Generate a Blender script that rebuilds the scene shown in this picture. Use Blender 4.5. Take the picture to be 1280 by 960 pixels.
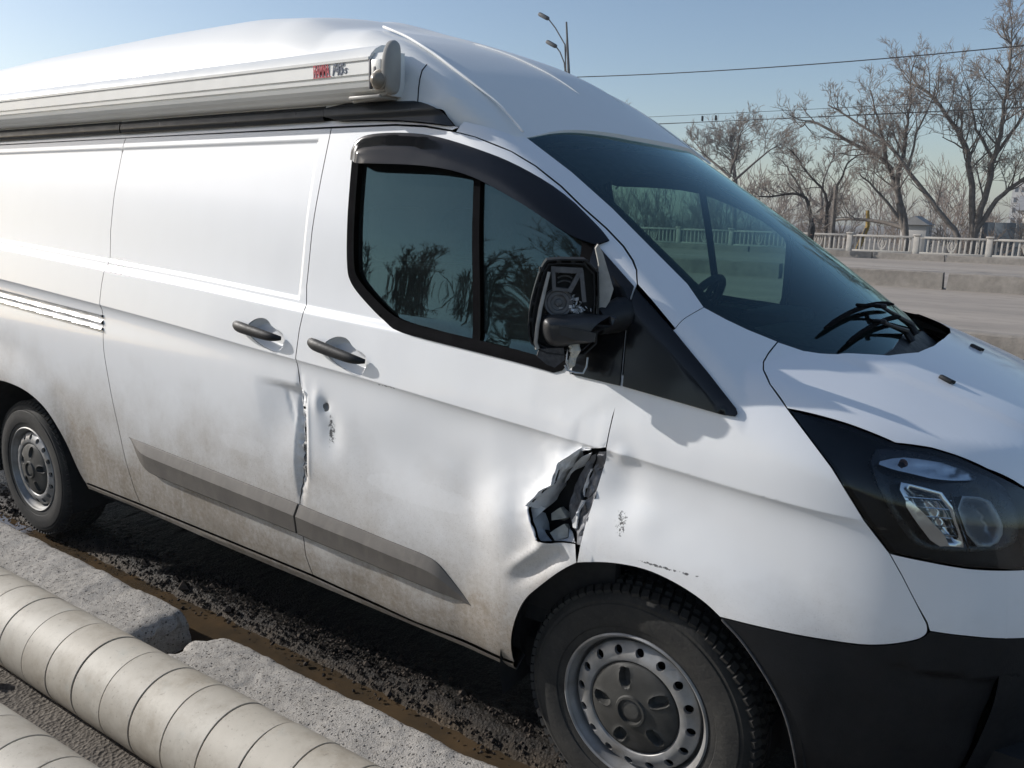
import bpy, bmesh, math, random
import numpy as np
from mathutils import Vector, Matrix
from mathutils.geometry import delaunay_2d_cdt
R = math.radians
sc = bpy.context.scene
for o in list(bpy.data.objects): bpy.data.objects.remove(o)

# ------------------------------------------------------------------ camera
# Ground frame: x = forward along the van, viewer stands on its right (y < 0), z up; front axle at x = 0.
cam_d = bpy.data.cameras.new('camera'); cam = bpy.data.objects.new('camera', cam_d)
sc.collection.objects.link(cam); sc.camera = cam
yaw, pitch, roll, fpx = .6011, .2087, .0261, 1010.0
_r0 = Vector((math.cos(yaw), math.sin(yaw), 0))
_u0 = Vector((-math.sin(yaw)*math.sin(pitch), math.cos(yaw)*math.sin(pitch), math.cos(pitch)))
_f = Vector((-math.sin(yaw)*math.cos(pitch), math.cos(yaw)*math.cos(pitch), -math.sin(pitch)))
_r = _r0*math.cos(roll) + _u0*math.sin(roll); _u = _u0*math.cos(roll) - _r0*math.sin(roll)
m = Matrix((( _r.x,_u.x,-_f.x,.8217),(_r.y,_u.y,-_f.y,-2.748),(_r.z,_u.z,-_f.z,1.6407),(0,0,0,1)))
cam.matrix_world = m
cam_d.sensor_width = 36; cam_d.lens = fpx/1280*36; cam_d.clip_start = .05; cam_d.clip_end = 3000

# ------------------------------------------------------------------ sky, sun, exposure
SUN = Vector((-.85, -.27, .45)).normalized()
world = bpy.data.worlds.new('World'); sc.world = world; world.use_nodes = True
wn = world.node_tree.nodes; wl = world.node_tree.links
sky = wn.new('ShaderNodeTexSky'); sky.sky_type = 'NISHITA'; sky.sun_disc = False
sky.sun_elevation = math.asin(SUN.z); sky.sun_rotation = math.atan2(SUN.x, SUN.y)
sky.air_density = .95; sky.dust_density = 1.2; sky.ozone_density = 1.3
bg = wn['Background']; bg.inputs['Strength'].default_value = .122
wl.new(sky.outputs[0], bg.inputs[0])
sd = bpy.data.lights.new('sun', 'SUN'); sd.energy = 4.2; sd.angle = R(.53); sd.color = (1, .965, .92)
sun = bpy.data.objects.new('sun', sd); sc.collection.objects.link(sun)
sun.rotation_euler = (-SUN).to_track_quat('-Z', 'Y').to_euler(); sun.location = SUN*40
sc.view_settings.view_transform = 'Standard'; sc.view_settings.look = 'None'
sc.view_settings.exposure = 0.12; sc.view_settings.gamma = 1; sc.view_settings.use_curve_mapping = False

# ------------------------------------------------------------------ helpers
random.seed(7); rng = np.random.default_rng(7)
COL = sc.collection
def link(o, parent=None, label=None, cat=None, group=None, kind=None):
    COL.objects.link(o)
    if parent is not None: o.parent = parent
    if label: o['label'] = label
    if cat: o['category'] = cat
    if group: o['group'] = group
    if kind: o['kind'] = kind
    return o
def empty(name, loc=(0,0,0), **k):
    o = bpy.data.objects.new(name, None); o.location = loc; o.empty_display_size = .2
    return link(o, **k)
def mesh(name, V, Fc, mat, parent=None, smooth=True, normals=None, mats=None, midx=None, auto=None, **k):
    me = bpy.data.meshes.new(name); V = np.asarray(V, float)
    if isinstance(Fc, np.ndarray): Fc = Fc.tolist()
    me.from_pydata(V.tolist(), [], Fc)
    for mm in (mats or [mat]): me.materials.append(mm)
    if midx is not None: me.polygons.foreach_set('material_index', np.asarray(midx, np.int32))
    me.polygons.foreach_set('use_smooth', np.full(len(me.polygons), bool(smooth)))
    me.update()
    if auto: me.set_sharp_from_angle(angle=R(auto))
    if normals is not None: me.normals_split_custom_set_from_vertices([tuple(n) for n in normals])
    return link(bpy.data.objects.new(name, me), parent, **k)
class MB:
    def __init__(s): s.v=[]; s.f=[]; s.mi=[]
    def add(s, V, Fc, mi=0):
        n=len(s.v); s.v += [tuple(map(float,p)) for p in V]; s.f += [tuple(i+n for i in f) for f in Fc]; s.mi += [mi]*len(Fc); return s
    def box(s, c, d, M=None, bev=0., mi=0):
        x,y,z=[a/2 for a in d]
        if bev>0:
            bm=bmesh.new(); bmesh.ops.create_cube(bm,size=1); bmesh.ops.scale(bm,vec=d,verts=bm.verts)
            bmesh.ops.bevel(bm,geom=bm.edges[:],offset=bev,segments=2,affect='EDGES',profile=.5)
            V=[v.co.copy() for v in bm.verts]; bm.verts.index_update(); Fc=[[v.index for v in f.verts] for f in bm.faces]; bm.free()
        else:
            V=[Vector(p) for p in ((-x,-y,-z),(x,-y,-z),(x,y,-z),(-x,y,-z),(-x,-y,z),(x,-y,z),(x,y,z),(-x,y,z))]
            Fc=[(0,3,2,1),(4,5,6,7),(0,1,5,4),(1,2,6,5),(2,3,7,6),(3,0,4,7)]
        if M is not None: V=[M@v for v in V]
        c=Vector(c); return s.add([v+c for v in V],Fc,mi)
    def tube(s, P, rad, n=8, caps=True, mi=0):
        P=[Vector(p) for p in P]
        if not hasattr(rad,'__len__'): rad=[rad]*len(P)
        V=[]; up=None
        for i,p in enumerate(P):
            t=(P[min(i+1,len(P)-1)]-P[max(i-1,0)])
            t = t.normalized() if t.length>1e-9 else Vector((0,0,1))
            if up is None: up = t.orthogonal().normalized()
            else:
                up = up - t*up.dot(t); up = up.normalized() if up.length>1e-6 else t.orthogonal().normalized()
            b=t.cross(up)
            for k in range(n):
                a=2*math.pi*k/n; V.append(p+(up*math.cos(a)+b*math.sin(a))*rad[i])
        Fc=[(i*n+k,i*n+(k+1)%n,(i+1)*n+(k+1)%n,(i+1)*n+k) for i in range(len(P)-1) for k in range(n)]
        if caps: Fc += [tuple(range(n))[::-1], tuple(range((len(P)-1)*n,len(P)*n))]
        return s.add(V,Fc,mi)
    def lathe(s, prof, n=48, M=None, mi=0, closed=False):
        # prof: (radius, height) around local z
        V=[];
        for r,h in prof:
            for k in range(n):
                a=2*math.pi*k/n; V.append(Vector((r*math.cos(a),r*math.sin(a),h)))
        m_=len(prof); Fc=[]
        for i in range(m_-1 if not closed else m_):
            j=(i+1)%m_
            for k in range(n): Fc.append((i*n+k,i*n+(k+1)%n,j*n+(k+1)%n,j*n+k))
        if M is not None: V=[M@v for v in V]
        return s.add(V,Fc,mi)
    def prism(s, poly, d0, d1, fn, mi=0):
        # poly 2D, extruded between depths d0 and d1, placed by fn(a,b,d)
        n=len(poly); V=[fn(a,b,d0) for a,b in poly]+[fn(a,b,d1) for a,b in poly]
        return s.add(V,[tuple(range(n)),tuple(range(n,2*n))[::-1]]+[(i,i+n,(i+1)%n+n,(i+1)%n) for i in range(n)],mi)
    def build(s,name,mat,parent=None,smooth=True,auto=35,**k):
        return mesh(name,s.v,s.f,mat,parent,smooth,auto=auto if smooth else None,midx=s.mi if k.get('mats') else None,**k)
def fixnormals(o):
    bm=bmesh.new(); bm.from_mesh(o.data); bmesh.ops.recalc_face_normals(bm,faces=bm.faces); bm.to_mesh(o.data); bm.free(); return o

# ------------------------------------------------------------------ materials
class NT:
    def __init__(s,name):
        s.m=bpy.data.materials.new(name); s.m.use_nodes=True; s.t=s.m.node_tree; s.n=s.t.nodes; s.l=s.t.links
        s.p=s.n['Principled BSDF']; s.out=s.n['Material Output']; s.tc=s.n.new('ShaderNodeTexCoord'); s.co=s.tc.outputs['Object']
    def new(s,t,**k):
        n=s.n.new(t)
        for a,b in k.items(): setattr(n,a,b)
        return n
    def put(s,sock,v):
        if hasattr(v,'is_linked') or hasattr(v,'links'): s.l.new(v,sock)
        else: sock.default_value = (*v,1) if hasattr(v,'__len__') and len(v)==3 and sock.type=='RGBA' else v
    def noise(s,scale,detail=4,rough=.55,co=None,dist=0,dims='3D'):
        n=s.new('ShaderNodeTexNoise'); n.inputs['Scale'].default_value=scale; n.inputs['Detail'].default_value=detail; n.inputs['Roughness'].default_value=rough; n.inputs['Distortion'].default_value=dist
        s.l.new(co or s.co,n.inputs['Vector']); return n.outputs['Fac']
    def vor(s,scale,co=None,feature='F1'):
        n=s.new('ShaderNodeTexVoronoi',feature=feature); n.inputs['Scale'].default_value=scale; s.l.new(co or s.co,n.inputs['Vector']); return n.outputs['Distance']
    def scaled(s,v):
        n=s.new('ShaderNodeMapping'); n.inputs['Scale'].default_value=v; s.l.new(s.co,n.inputs['Vector']); return n.outputs[0]
    def rng(s,v,a,b,c=0,d=1):
        n=s.new('ShaderNodeMapRange'); s.put(n.inputs[0],v)
        for i,x in enumerate((a,b,c,d)): n.inputs[1+i].default_value=x
        return n.outputs[0]
    def math(s,op,a,b=0.,c=None):
        n=s.new('ShaderNodeMath',operation=op); s.put(n.inputs[0],a); s.put(n.inputs[1],b)
        if c is not None: s.put(n.inputs[2],c)
        return n.outputs[0]
    def mix(s,f,a,b):
        n=s.new('ShaderNodeMix',data_type='RGBA'); s.put(n.inputs[0],f); s.put(n.inputs[6],a); s.put(n.inputs[7],b); return n.outputs[2]
    def xyz(s):
        n=s.new('ShaderNodeSeparateXYZ'); s.l.new(s.co,n.inputs[0]); return n.outputs
    def bump(s,h,strength=.3,dist=.01):
        n=s.new('ShaderNodeBump'); n.inputs['Strength'].default_value=strength; n.inputs['Distance'].default_value=dist; s.l.new(h,n.inputs['Height']); s.l.new(n.outputs[0],s.p.inputs['Normal'])
    def set(s,**k):
        for a,b in k.items(): s.put(s.p.inputs[{'col':'Base Color','rough':'Roughness','metal':'Metallic','coat':'Coat Weight','coatr':'Coat Roughness','ior':'IOR','spec':'Specular IOR Level'}[a]],b)
        return s
def simple(name,col,rough=.5,metal=0,var=.25,scale=8,bump=0,bscale=60,col2=None,coat=0,bd=.004,detail=5,spec=.5):
    t=NT(name); c2 = col2 or tuple(c*(1-var) for c in col)
    f=t.rng(t.noise(scale,detail),.35,.68); t.set(col=t.mix(f,col,c2),rough=t.rng(t.noise(scale*2.3,3),.3,.7,max(rough-.06,.02),min(rough+.09,1)),metal=metal,coat=coat,spec=spec)
    if bump: t.bump(t.noise(bscale,5),bump,bd)
    return t.m
def paint(name,white=(.81,.82,.83),dirt=1.,rough=.36,coat=.5):
    t=NT(name); X,Y,Z=t.xyz()
    big=t.noise(3.2,5,.6); streak=t.noise(5,4,.6,co=t.scaled((4.,4.,.7))); fine=t.noise(60,3,.7)
    zz=t.math('ADD',Z,t.math('MULTIPLY',t.math('SUBTRACT',big,.5),.55))
    zz=t.math('ADD',zz,t.math('MULTIPLY',X,.05))
    d=t.rng(zz,.90,.44); d=t.math('POWER',d,1.2)
    d=t.math('MULTIPLY',d,t.rng(streak,.2,.75,.84,1.03)); d=t.math('MULTIPLY',d,t.rng(fine,.25,.75,.85,1.1)); d=t.math('MULTIPLY',d,1.0*dirt)
    dust=t.mix(t.rng(big,.35,.65),(.27,.23,.185),(.20,.17,.135))
    # speckled splashes low down behind the front wheel
    sp=t.math('MULTIPLY',t.rng(t.noise(150,3,.7),.58,.66),t.rng(Z,.55,.38)); sp=t.math('MULTIPLY',sp,t.rng(X,-.95,-.45))
    c=t.mix(d,white,dust); c=t.mix(t.math('MULTIPLY',sp,.75*dirt),c,(.06,.055,.05))
    fleck=t.math('MULTIPLY',t.rng(t.noise(210,3,.75),.57,.66),t.rng(zz,.90,.50)); c=t.mix(t.math('MULTIPLY',fleck,.45*dirt),c,(.11,.09,.072))
    splash=t.math('MULTIPLY',t.rng(t.noise(2.4,5,.7,co=t.scaled((1.,1.,2.2))),.50,.66),t.rng(Z,.62,.42)); c=t.mix(t.math('MULTIPLY',splash,.55*dirt),c,(.17,.145,.115))
    # faint overall film and rain marks
    film=t.rng(t.noise(9,6,.65,co=t.scaled((1.5,1.5,.5))),.42,.72,0,.05); c=t.mix(film,c,(.5,.48,.44))
    # scuffs: paint rubbed to black and to bare primer where the other vehicle touched
    def spot(x,z,rx,rz,thr,sc_):
        q=t.math('ADD',t.math('POWER',t.math('DIVIDE',t.math('SUBTRACT',X,x),rx),2.),t.math('POWER',t.math('DIVIDE',t.math('SUBTRACT',Z,z),rz),2.))
        e=t.rng(q,1.,.0); return t.math('MULTIPLY',t.rng(t.math('MULTIPLY',e,t.noise(sc_,5,.75)),thr,thr+.05),t.math('LESS_THAN',Y,0.))
    for a in ((-1.235,.86,.035,.22,.36,70),(-1.105,.93,.035,.12,.44,90),(-1.128,1.005,.018,.022,.25,80),(-.035,.88,.035,.08,.46,110),(.10,.80,.20,.008,.45,60),(-.85,1.115,.10,.006,.45,70)):
        c=t.mix(t.math('MULTIPLY',spot(*a),.9),c,(.035,.036,.04))
    wq=t.math('MULTIPLY',spot(-.72,.80,.33,.055,.24,9),.28); c=t.mix(wq,c,white)   # wiped bright streak
    wq=t.math('MULTIPLY',spot(-1.55,.80,.22,.05,.30,14),.18); c=t.mix(wq,c,white)
    t.set(col=c,rough=t.rng(d,0,.9,rough,.75),coat=t.rng(d,0,.55,coat,0.)); t.p.inputs['Coat Roughness'].default_value=.05
    
    return t.m
M={}
M['paint']=paint('van_paint')
M['roof']=paint('roof_gelcoat',(.82,.82,.795),.0,.42,.1)
M['black']=simple('black_plastic',(.016,.017,.019),.5,spec=.35,var=.35,scale=30,bump=.12,bscale=240)
M['bumper']=simple('bumper_plastic',(.008,.009,.011),.50,spec=.3,var=.3,scale=18,bump=.18,bscale=300)
M['gloss']=simple('gloss_black_trim',(.007,.008,.010),.13,var=.1,scale=1.5,spec=.4)
M['rubber']=simple('seal_rubber',(.008,.008,.009),.9,spec=.03,var=.3,scale=20)
M['rail']=simple('roof_rail_plastic',(.022,.027,.034),.33,var=.2,scale=12,spec=.35)
M['dark']=simple('dark_cavity',(.006,.006,.007),.85)
M['shade']=simple('interior_trim',(.016,.017,.019),.7,var=.3,scale=20)
M['seat']=simple('seat_cloth',(.022,.023,.027),.9,var=.4,scale=60)
M['chrome']=simple('chrome',(.75,.76,.78),.12,1,var=.05)
M['steel']=simple('wheel_silver',(.30,.302,.305),.5,.35,var=.35,scale=14,bump=.08,bscale=200,col2=(.20,.19,.175))
M['alum']=simple('rail_aluminium',(.58,.59,.60),.35,.6,var=.25)
def tinted(name,tint,ior=1.6,rough=.02,dust=.0,gtint=(.93,.97,1)):
    t=NT(name); t.n.remove(t.p)
    tr=t.new('ShaderNodeBsdfTransparent'); tr.inputs[0].default_value=(*tint,1)
    gl=t.new('ShaderNodeBsdfGlossy'); gl.inputs['Roughness'].default_value=rough; gl.inputs[0].default_value=(*gtint,1)
    fr=t.new('ShaderNodeFresnel'); fr.inputs[0].default_value=ior
    mx=t.new('ShaderNodeMixShader'); t.l.new(fr.outputs[0],mx.inputs[0]); t.l.new(tr.outputs[0],mx.inputs[1]); t.l.new(gl.outputs[0],mx.inputs[2]); last=mx
    if dust:
        df=t.new('ShaderNodeBsdfDiffuse'); df.inputs[0].default_value=(.36,.44,.44,1)
        m2=t.new('ShaderNodeMixShader'); f=t.rng(t.noise(7,6,.65),.35,.75,dust*.5,dust*1.5); t.l.new(f,m2.inputs[0]); t.l.new(mx.outputs[0],m2.inputs[1]); t.l.new(df.outputs[0],m2.inputs[2]); last=m2
    t.l.new(last.outputs[0],t.out.inputs[0]); return t.m
M['sideglass']=tinted('side_glass',(.36,.50,.47),1.75,.012,.02,(.58,.95,1.))
M['glass']=tinted('windscreen_glass',(.52,.68,.62),1.5,.015,.008,(.68,.95,1.))
M['lens']=tinted('headlight_lens',(.86,.89,.90),1.5,.02)
def mould():
    t=NT('moulding_plastic'); n=t.noise(5,5,.6); s_=t.noise(24,4,.6,co=t.scaled((1,1,.3)))
    c=t.mix(t.rng(n,.3,.7),(.135,.122,.108),(.085,.077,.070)); c=t.mix(t.rng(s_,.5,.8,0,.35),c,(.22,.20,.17))
    t.set(col=c,rough=.68); t.bump(t.noise(220,3),.15,.003); return t.m
M['mould']=mould()
def tyre():
    t=NT('tyre_rubber'); n=t.noise(9,6,.65); f=t.noise(70,4,.7)
    c=t.mix(t.rng(n,.35,.72),(.012,.012,.012),(.036,.034,.030)); c=t.mix(t.rng(f,.55,.75,0,.35),c,(.075,.068,.058))
    t.set(col=c,rough=.82); t.bump(t.noise(110,4),.35,.004); return t.m
M['tyre']=tyre()
M['cap']=simple('hub_cap_plastic',(.050,.049,.045),.6,0,var=.5,scale=16,bump=.15,bscale=150)
M['awn']=simple('awning_aluminium',(.78,.775,.74),.38,.05,var=.07,scale=4)
M['awncap']=simple('awning_end_plastic',(.36,.345,.315),.5,var=.2,scale=12)
M['foam']=simple('foam_insulation',(.66,.63,.55),.9,var=.35,scale=25,bump=.5,bscale=90,bd=.006)
M['primer']=simple('bare_door_metal',(.72,.74,.76),.45,.1,var=.35,scale=14,bump=.15,bscale=60)
M['innersteel']=simple('inner_door_steel',(.26,.265,.285),.5,.3,var=.55,scale=26,bump=.3,bscale=90)
M['red']=simple('red_print',(.50,.03,.06),.5,var=.1)
M['blueprint']=simple('blue_grey_print',(.06,.085,.14),.5,var=.1)
M['mirrorgrey']=simple('mirror_mechanism',(.13,.132,.138),.5,var=.4,scale=60,bump=.1,bscale=200)
M['staygrey']=simple('grey_plastic',(.42,.41,.38),.55,var=.3,scale=30)
M['staygrey2']=simple('dusty_plastic',(.075,.073,.075),.7,var=.5,scale=90,bump=.3,bscale=260)
M['armplastic']=simple('arm_plastic',(.040,.041,.043),.38,var=.4,scale=25,bump=.1,bscale=220)
M['awnslot']=simple('awning_slot',(.07,.07,.085),.6)
M['awnknob']=simple('awning_knob',(.30,.26,.21),.35,var=.3,scale=30)
M['lampbowl']=simple('lamp_bowl',(.34,.36,.39),.3,.5,var=.2)
M['amber']=simple('amber_bulb',(.22,.10,.07),.2)
M['bezel']=simple('lamp_bezel',(.035,.038,.043),.22,.7,var=.3,scale=40)
def _tab(K,V,lo,hi,sig,n=1500):
    x=np.linspace(lo,hi,n); v=np.interp(x,K,V); h=x[1]-x[0]
    m=int(4*sig/h)+1; k=np.exp(-.5*(np.arange(-m,m+1)*h/sig)**2); k/=k.sum()
    vp=np.concatenate([np.full(m,v[0])+(np.arange(-m,0)*(v[1]-v[0])),v,np.full(m,v[-1])+np.arange(1,m+1)*(v[-1]-v[-2])])
    return x,np.convolve(vp,k,'valid')
ZK=[.0,.30,.36,.45,.60,.80,1.0,1.1,1.25,1.45,1.65,1.85,1.95,2.15]
YK=[.90,.925,.962,.978,.988,.994,.995,.992,.965,.925,.880,.832,.808,.76]
_bx,_by=_tab(ZK,YK,0,2.15,.025); _bx,_by2=_tab(ZK,YK,0,2.15,.09); _bt=np.clip((_bx-1.05)/.25,0,1); _bt=_bt*_bt*(3-2*_bt); _by=_by*(1-_bt)+_by2*_bt
_fx,_fy=_tab([.0,.3,.6,.8,1.0,1.15,1.3,1.6],[.93,.97,1.03,1.02,.97,.90,.72,.3],0,1.6,.04)
_ux,_uz=_tab([-4.5,-3.42,-2.49,-1.83,-1.34,-.5,.5],[1.45,1.415,1.370,1.341,1.310,1.27,1.23],-4.5,1,.2)
_lx,_lz=_tab([-4.5,-3.42,-2.46,-1.93,-1.48,-.95,-.5,0,.29,.53,1.],[1.31,1.275,1.223,1.192,1.159,1.128,1.092,1.055,1.030,1.010,.985],-4.5,1,.12)
_hx,_hz=_tab([-.6,.0,.23,.5,.7,.8,.9,1.05],[1.60,1.475,1.400,1.312,1.235,1.19,1.125,.98],-.6,1.05,.05)
def zcu(x): return np.interp(x,_ux,_uz)
def zcl(x): return np.interp(x,_lx,_lz)
def sst(a,b,x):
    t=np.clip((x-a)/(b-a),0,1); return t*t*(3-2*t)
def W(x,z):
    x=np.asarray(x,float); z=np.asarray(z,float)
    y=np.interp(z,_bx,_by)
    xf=np.interp(z,_fx,_fy)
    u=np.clip((x-.2)/np.maximum(xf-.2,.05),0,1)
    y=y*np.maximum(1-u**3.0,0)**.42
    y=np.where((x-.2)>=(xf-.2),-.2-(x-xf),y)
    ff=sst(.75,.35,x)
    # shoulder step (upper crease) fades out on the front door's forward end
    du=z-zcu(x); y=y-.013*sst(-.008,.022,du)*sst(.0,-.5,x)*sst(.35,.05,du)
    dl=zcl(x)-z; dd=np.maximum(dl,0)
    y=y-.021*(1-np.exp(-dd/.028))*np.exp(-dd/.20)*ff
    # pressed panel
    if np.ndim(x)>0 or True:
        zt=1.862; zb=zcu(x)+.030; xr=-1.292
        q=np.minimum(np.minimum(zt-z,z-zb),(xr-x)); 
        y=y-.006*sst(-.002,.012,q)
    # wheel arch flares
    for cx,cz in ((.03,.36),(-3.29,.37)):
        r=np.hypot(x-cx,z-cz); y=y+.022*sst(.62,.43,r)*sst(.25,.45,z)*(1 if cx<0 else sst(.62,.45,x))
    return y
def H(x,y):
    ay=np.abs(y)
    z=np.interp(x,_hx,_hz)-.085*(ay/.8)**2
    # bonnet ridge
    rr=.62-.16*np.clip((np.asarray(x)-.25)/.6,0,1)
    return z-.010*sst(rr-.012,rr+.03,ay)
def G(x,y):
    t=.427-x-.20*(np.abs(y)/.8)**2
    return 1.308+.74*t-.08*t*t
def rmax(a,b,r):
    u=np.maximum(a+r,0); v=np.maximum(b+r,0)
    return np.minimum(np.maximum(a,b),-r)*((u<=0)|(v<=0))*0+np.where((u>0)&(v>0),np.hypot(u,v)-r,np.maximum(a,b))
def Flow(x,y,z): return rmax(np.abs(y)-W(x,z),(z-H(x,y))*.95,.10)
def Fgr(x,y,z): return rmax(np.abs(y)-W(x,z),(z-G(x,y))*.82,.05)
def F(x,y,z): return np.minimum(Flow(x,y,z),Fgr(x,y,z))
_cx,_cz=_tab([-4.5,-3.5,-2.5,-1.9,-1.58,-1.42,-1.18,-.97,-.8,-.69,-.55,-.44,-.36,-.2],[2.360,2.398,2.412,2.410,2.384,2.333,2.266,2.197,2.120,2.058,1.972,1.903,1.848,1.73],-4.5,-.2,.05)
def roof_top(x,y):
    k=np.interp(x,[-1.4,-1.2,-1.05,-.8,-.58,-.4],[.20,.11,.11,.155,.22,.24])
    ay=np.abs(y)
    z=np.interp(x,_cx,_cz)-k*ay**2
    return z+.010*sst(.19,.16,ay)*sst(-1.9,-1.5,x)*sst(-.6,-.85,x)
def WR(x,z):
    y=.822-(z-1.96)*.40-.25*np.maximum(z-2.2,0)**2
    lim=np.interp(x,[-.95,-.75,-.5,-.3],[.86,.815,.775,.74])
    return np.minimum(y,lim)-.012*np.clip(x+1.,0,1)
def FR(x,y,z):
    r=np.interp(x,[-1.7,-1.25,-1.0,-.6],[.11,.06,.025,.02])
    return rmax(np.abs(y)-WR(x,z),(z-roof_top(x,y))*.9,r)
# ------------------------------------------------------------------ body panels cut out of the body surface
def dens(P,step):
    P=[np.array(p,float) for p in P]; out=[]
    for i in range(len(P)):
        a,b=P[i],P[(i+1)%len(P)]; n=max(1,int(np.ceil(np.linalg.norm(b-a)/step)))
        for k in range(n): out.append(a+(b-a)*k/n)
    return np.array(out)
def chaikin(P,n=2,closed=False):
    P=[np.array(p,float) for p in P]
    for _ in range(n):
        Q=[] if closed else [P[0]]
        for i in range(len(P) if closed else len(P)-1):
            a,b=P[i],P[(i+1)%len(P)]; Q += [a*.75+b*.25,a*.25+b*.75]
        if not closed: Q.append(P[-1])
        P=Q
    return [tuple(p) for p in P]
def area(P): x,y=P[:,0],P[:,1]; return .5*np.sum(x*np.roll(y,-1)-np.roll(x,-1)*y)
def inset(P,g):
    if g==0: return P
    s=1 if area(P)>0 else -1
    e=np.roll(P,-1,0)-P; e/=np.maximum(np.linalg.norm(e,axis=1,keepdims=True),1e-9)
    n=np.stack([-e[:,1],e[:,0]],1)*s; n2=n+np.roll(n,1,0); l=np.linalg.norm(n2,axis=1,keepdims=True)
    return P+n2/np.maximum(l,.6)*g*np.minimum(2/np.maximum(l,.6),1.6)/1.
def inpoly(P,Q):
    x,y=Q[:,0],Q[:,1]; r=np.zeros(len(Q),bool); j=len(P)-1
    for i in range(len(P)):
        a=((P[i,1]>y)!=(P[j,1]>y)); 
        if a.any():
            xi=(P[j,0]-P[i,0])*(y-P[i,1])/(P[j,1]-P[i,1]+1e-15)+P[i,0]; r ^= a&(x<xi)
        j=i
    return r
def dist_poly(P,Q,closed=True):
    d=np.full(len(Q),9.); n=len(P)
    for i in range(n if closed else n-1):
        a,b=P[i],P[(i+1)%n]; ab=b-a; t=np.clip(((Q-a)@ab)/max(ab@ab,1e-12),0,1); d=np.minimum(d,np.linalg.norm(Q-(a+t[:,None]*ab),axis=1))
    return d
def solve(fn,lo,hi,it=24):
    lo=lo.copy(); hi=hi.copy()
    for _ in range(it):
        m_=.5*(lo+hi); ins=fn(m_)<0; lo=np.where(ins,m_,lo); hi=np.where(ins,hi,m_)
    return .5*(lo+hi)
def side_map(phi=0.,dmg=None,off=None,exact=False):
    c,sn=math.cos(R(phi)),math.sin(R(phi))
    def f(x,q):
        if phi==0 and not exact: y=W(x,q); z=q.copy()
        elif phi==90:
            y=-q; z=solve(lambda s:F(x,y,s),np.full_like(x,.6),np.full_like(x,1.75))
        else:
            s=solve(lambda s:F(x,s*c-q*sn,s*sn+q*c),(.55+q*sn)/c,(1.1+q*sn)/c,20); y=s*c-q*sn; z=s*sn+q*c
        if dmg is not None: y=y+dmg(x,z)
        if off is not None:
            d=off(x,q) if callable(off) else off
            y=y+d*c; z=z+d*sn
        return np.stack([x,y,z],1)
    return f
def front_map(off=0.):
    def f(y,z):
        x=solve(lambda s:F(s,y,z),np.full_like(y,.0),np.full_like(y,1.3)); return np.stack([x+off,y,z],1)
    return f
def q3(phi,P): c,sn=math.cos(R(phi)),math.sin(R(phi)); return [(p[0],p[2]*c-p[1]*sn) for p in P]
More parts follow.
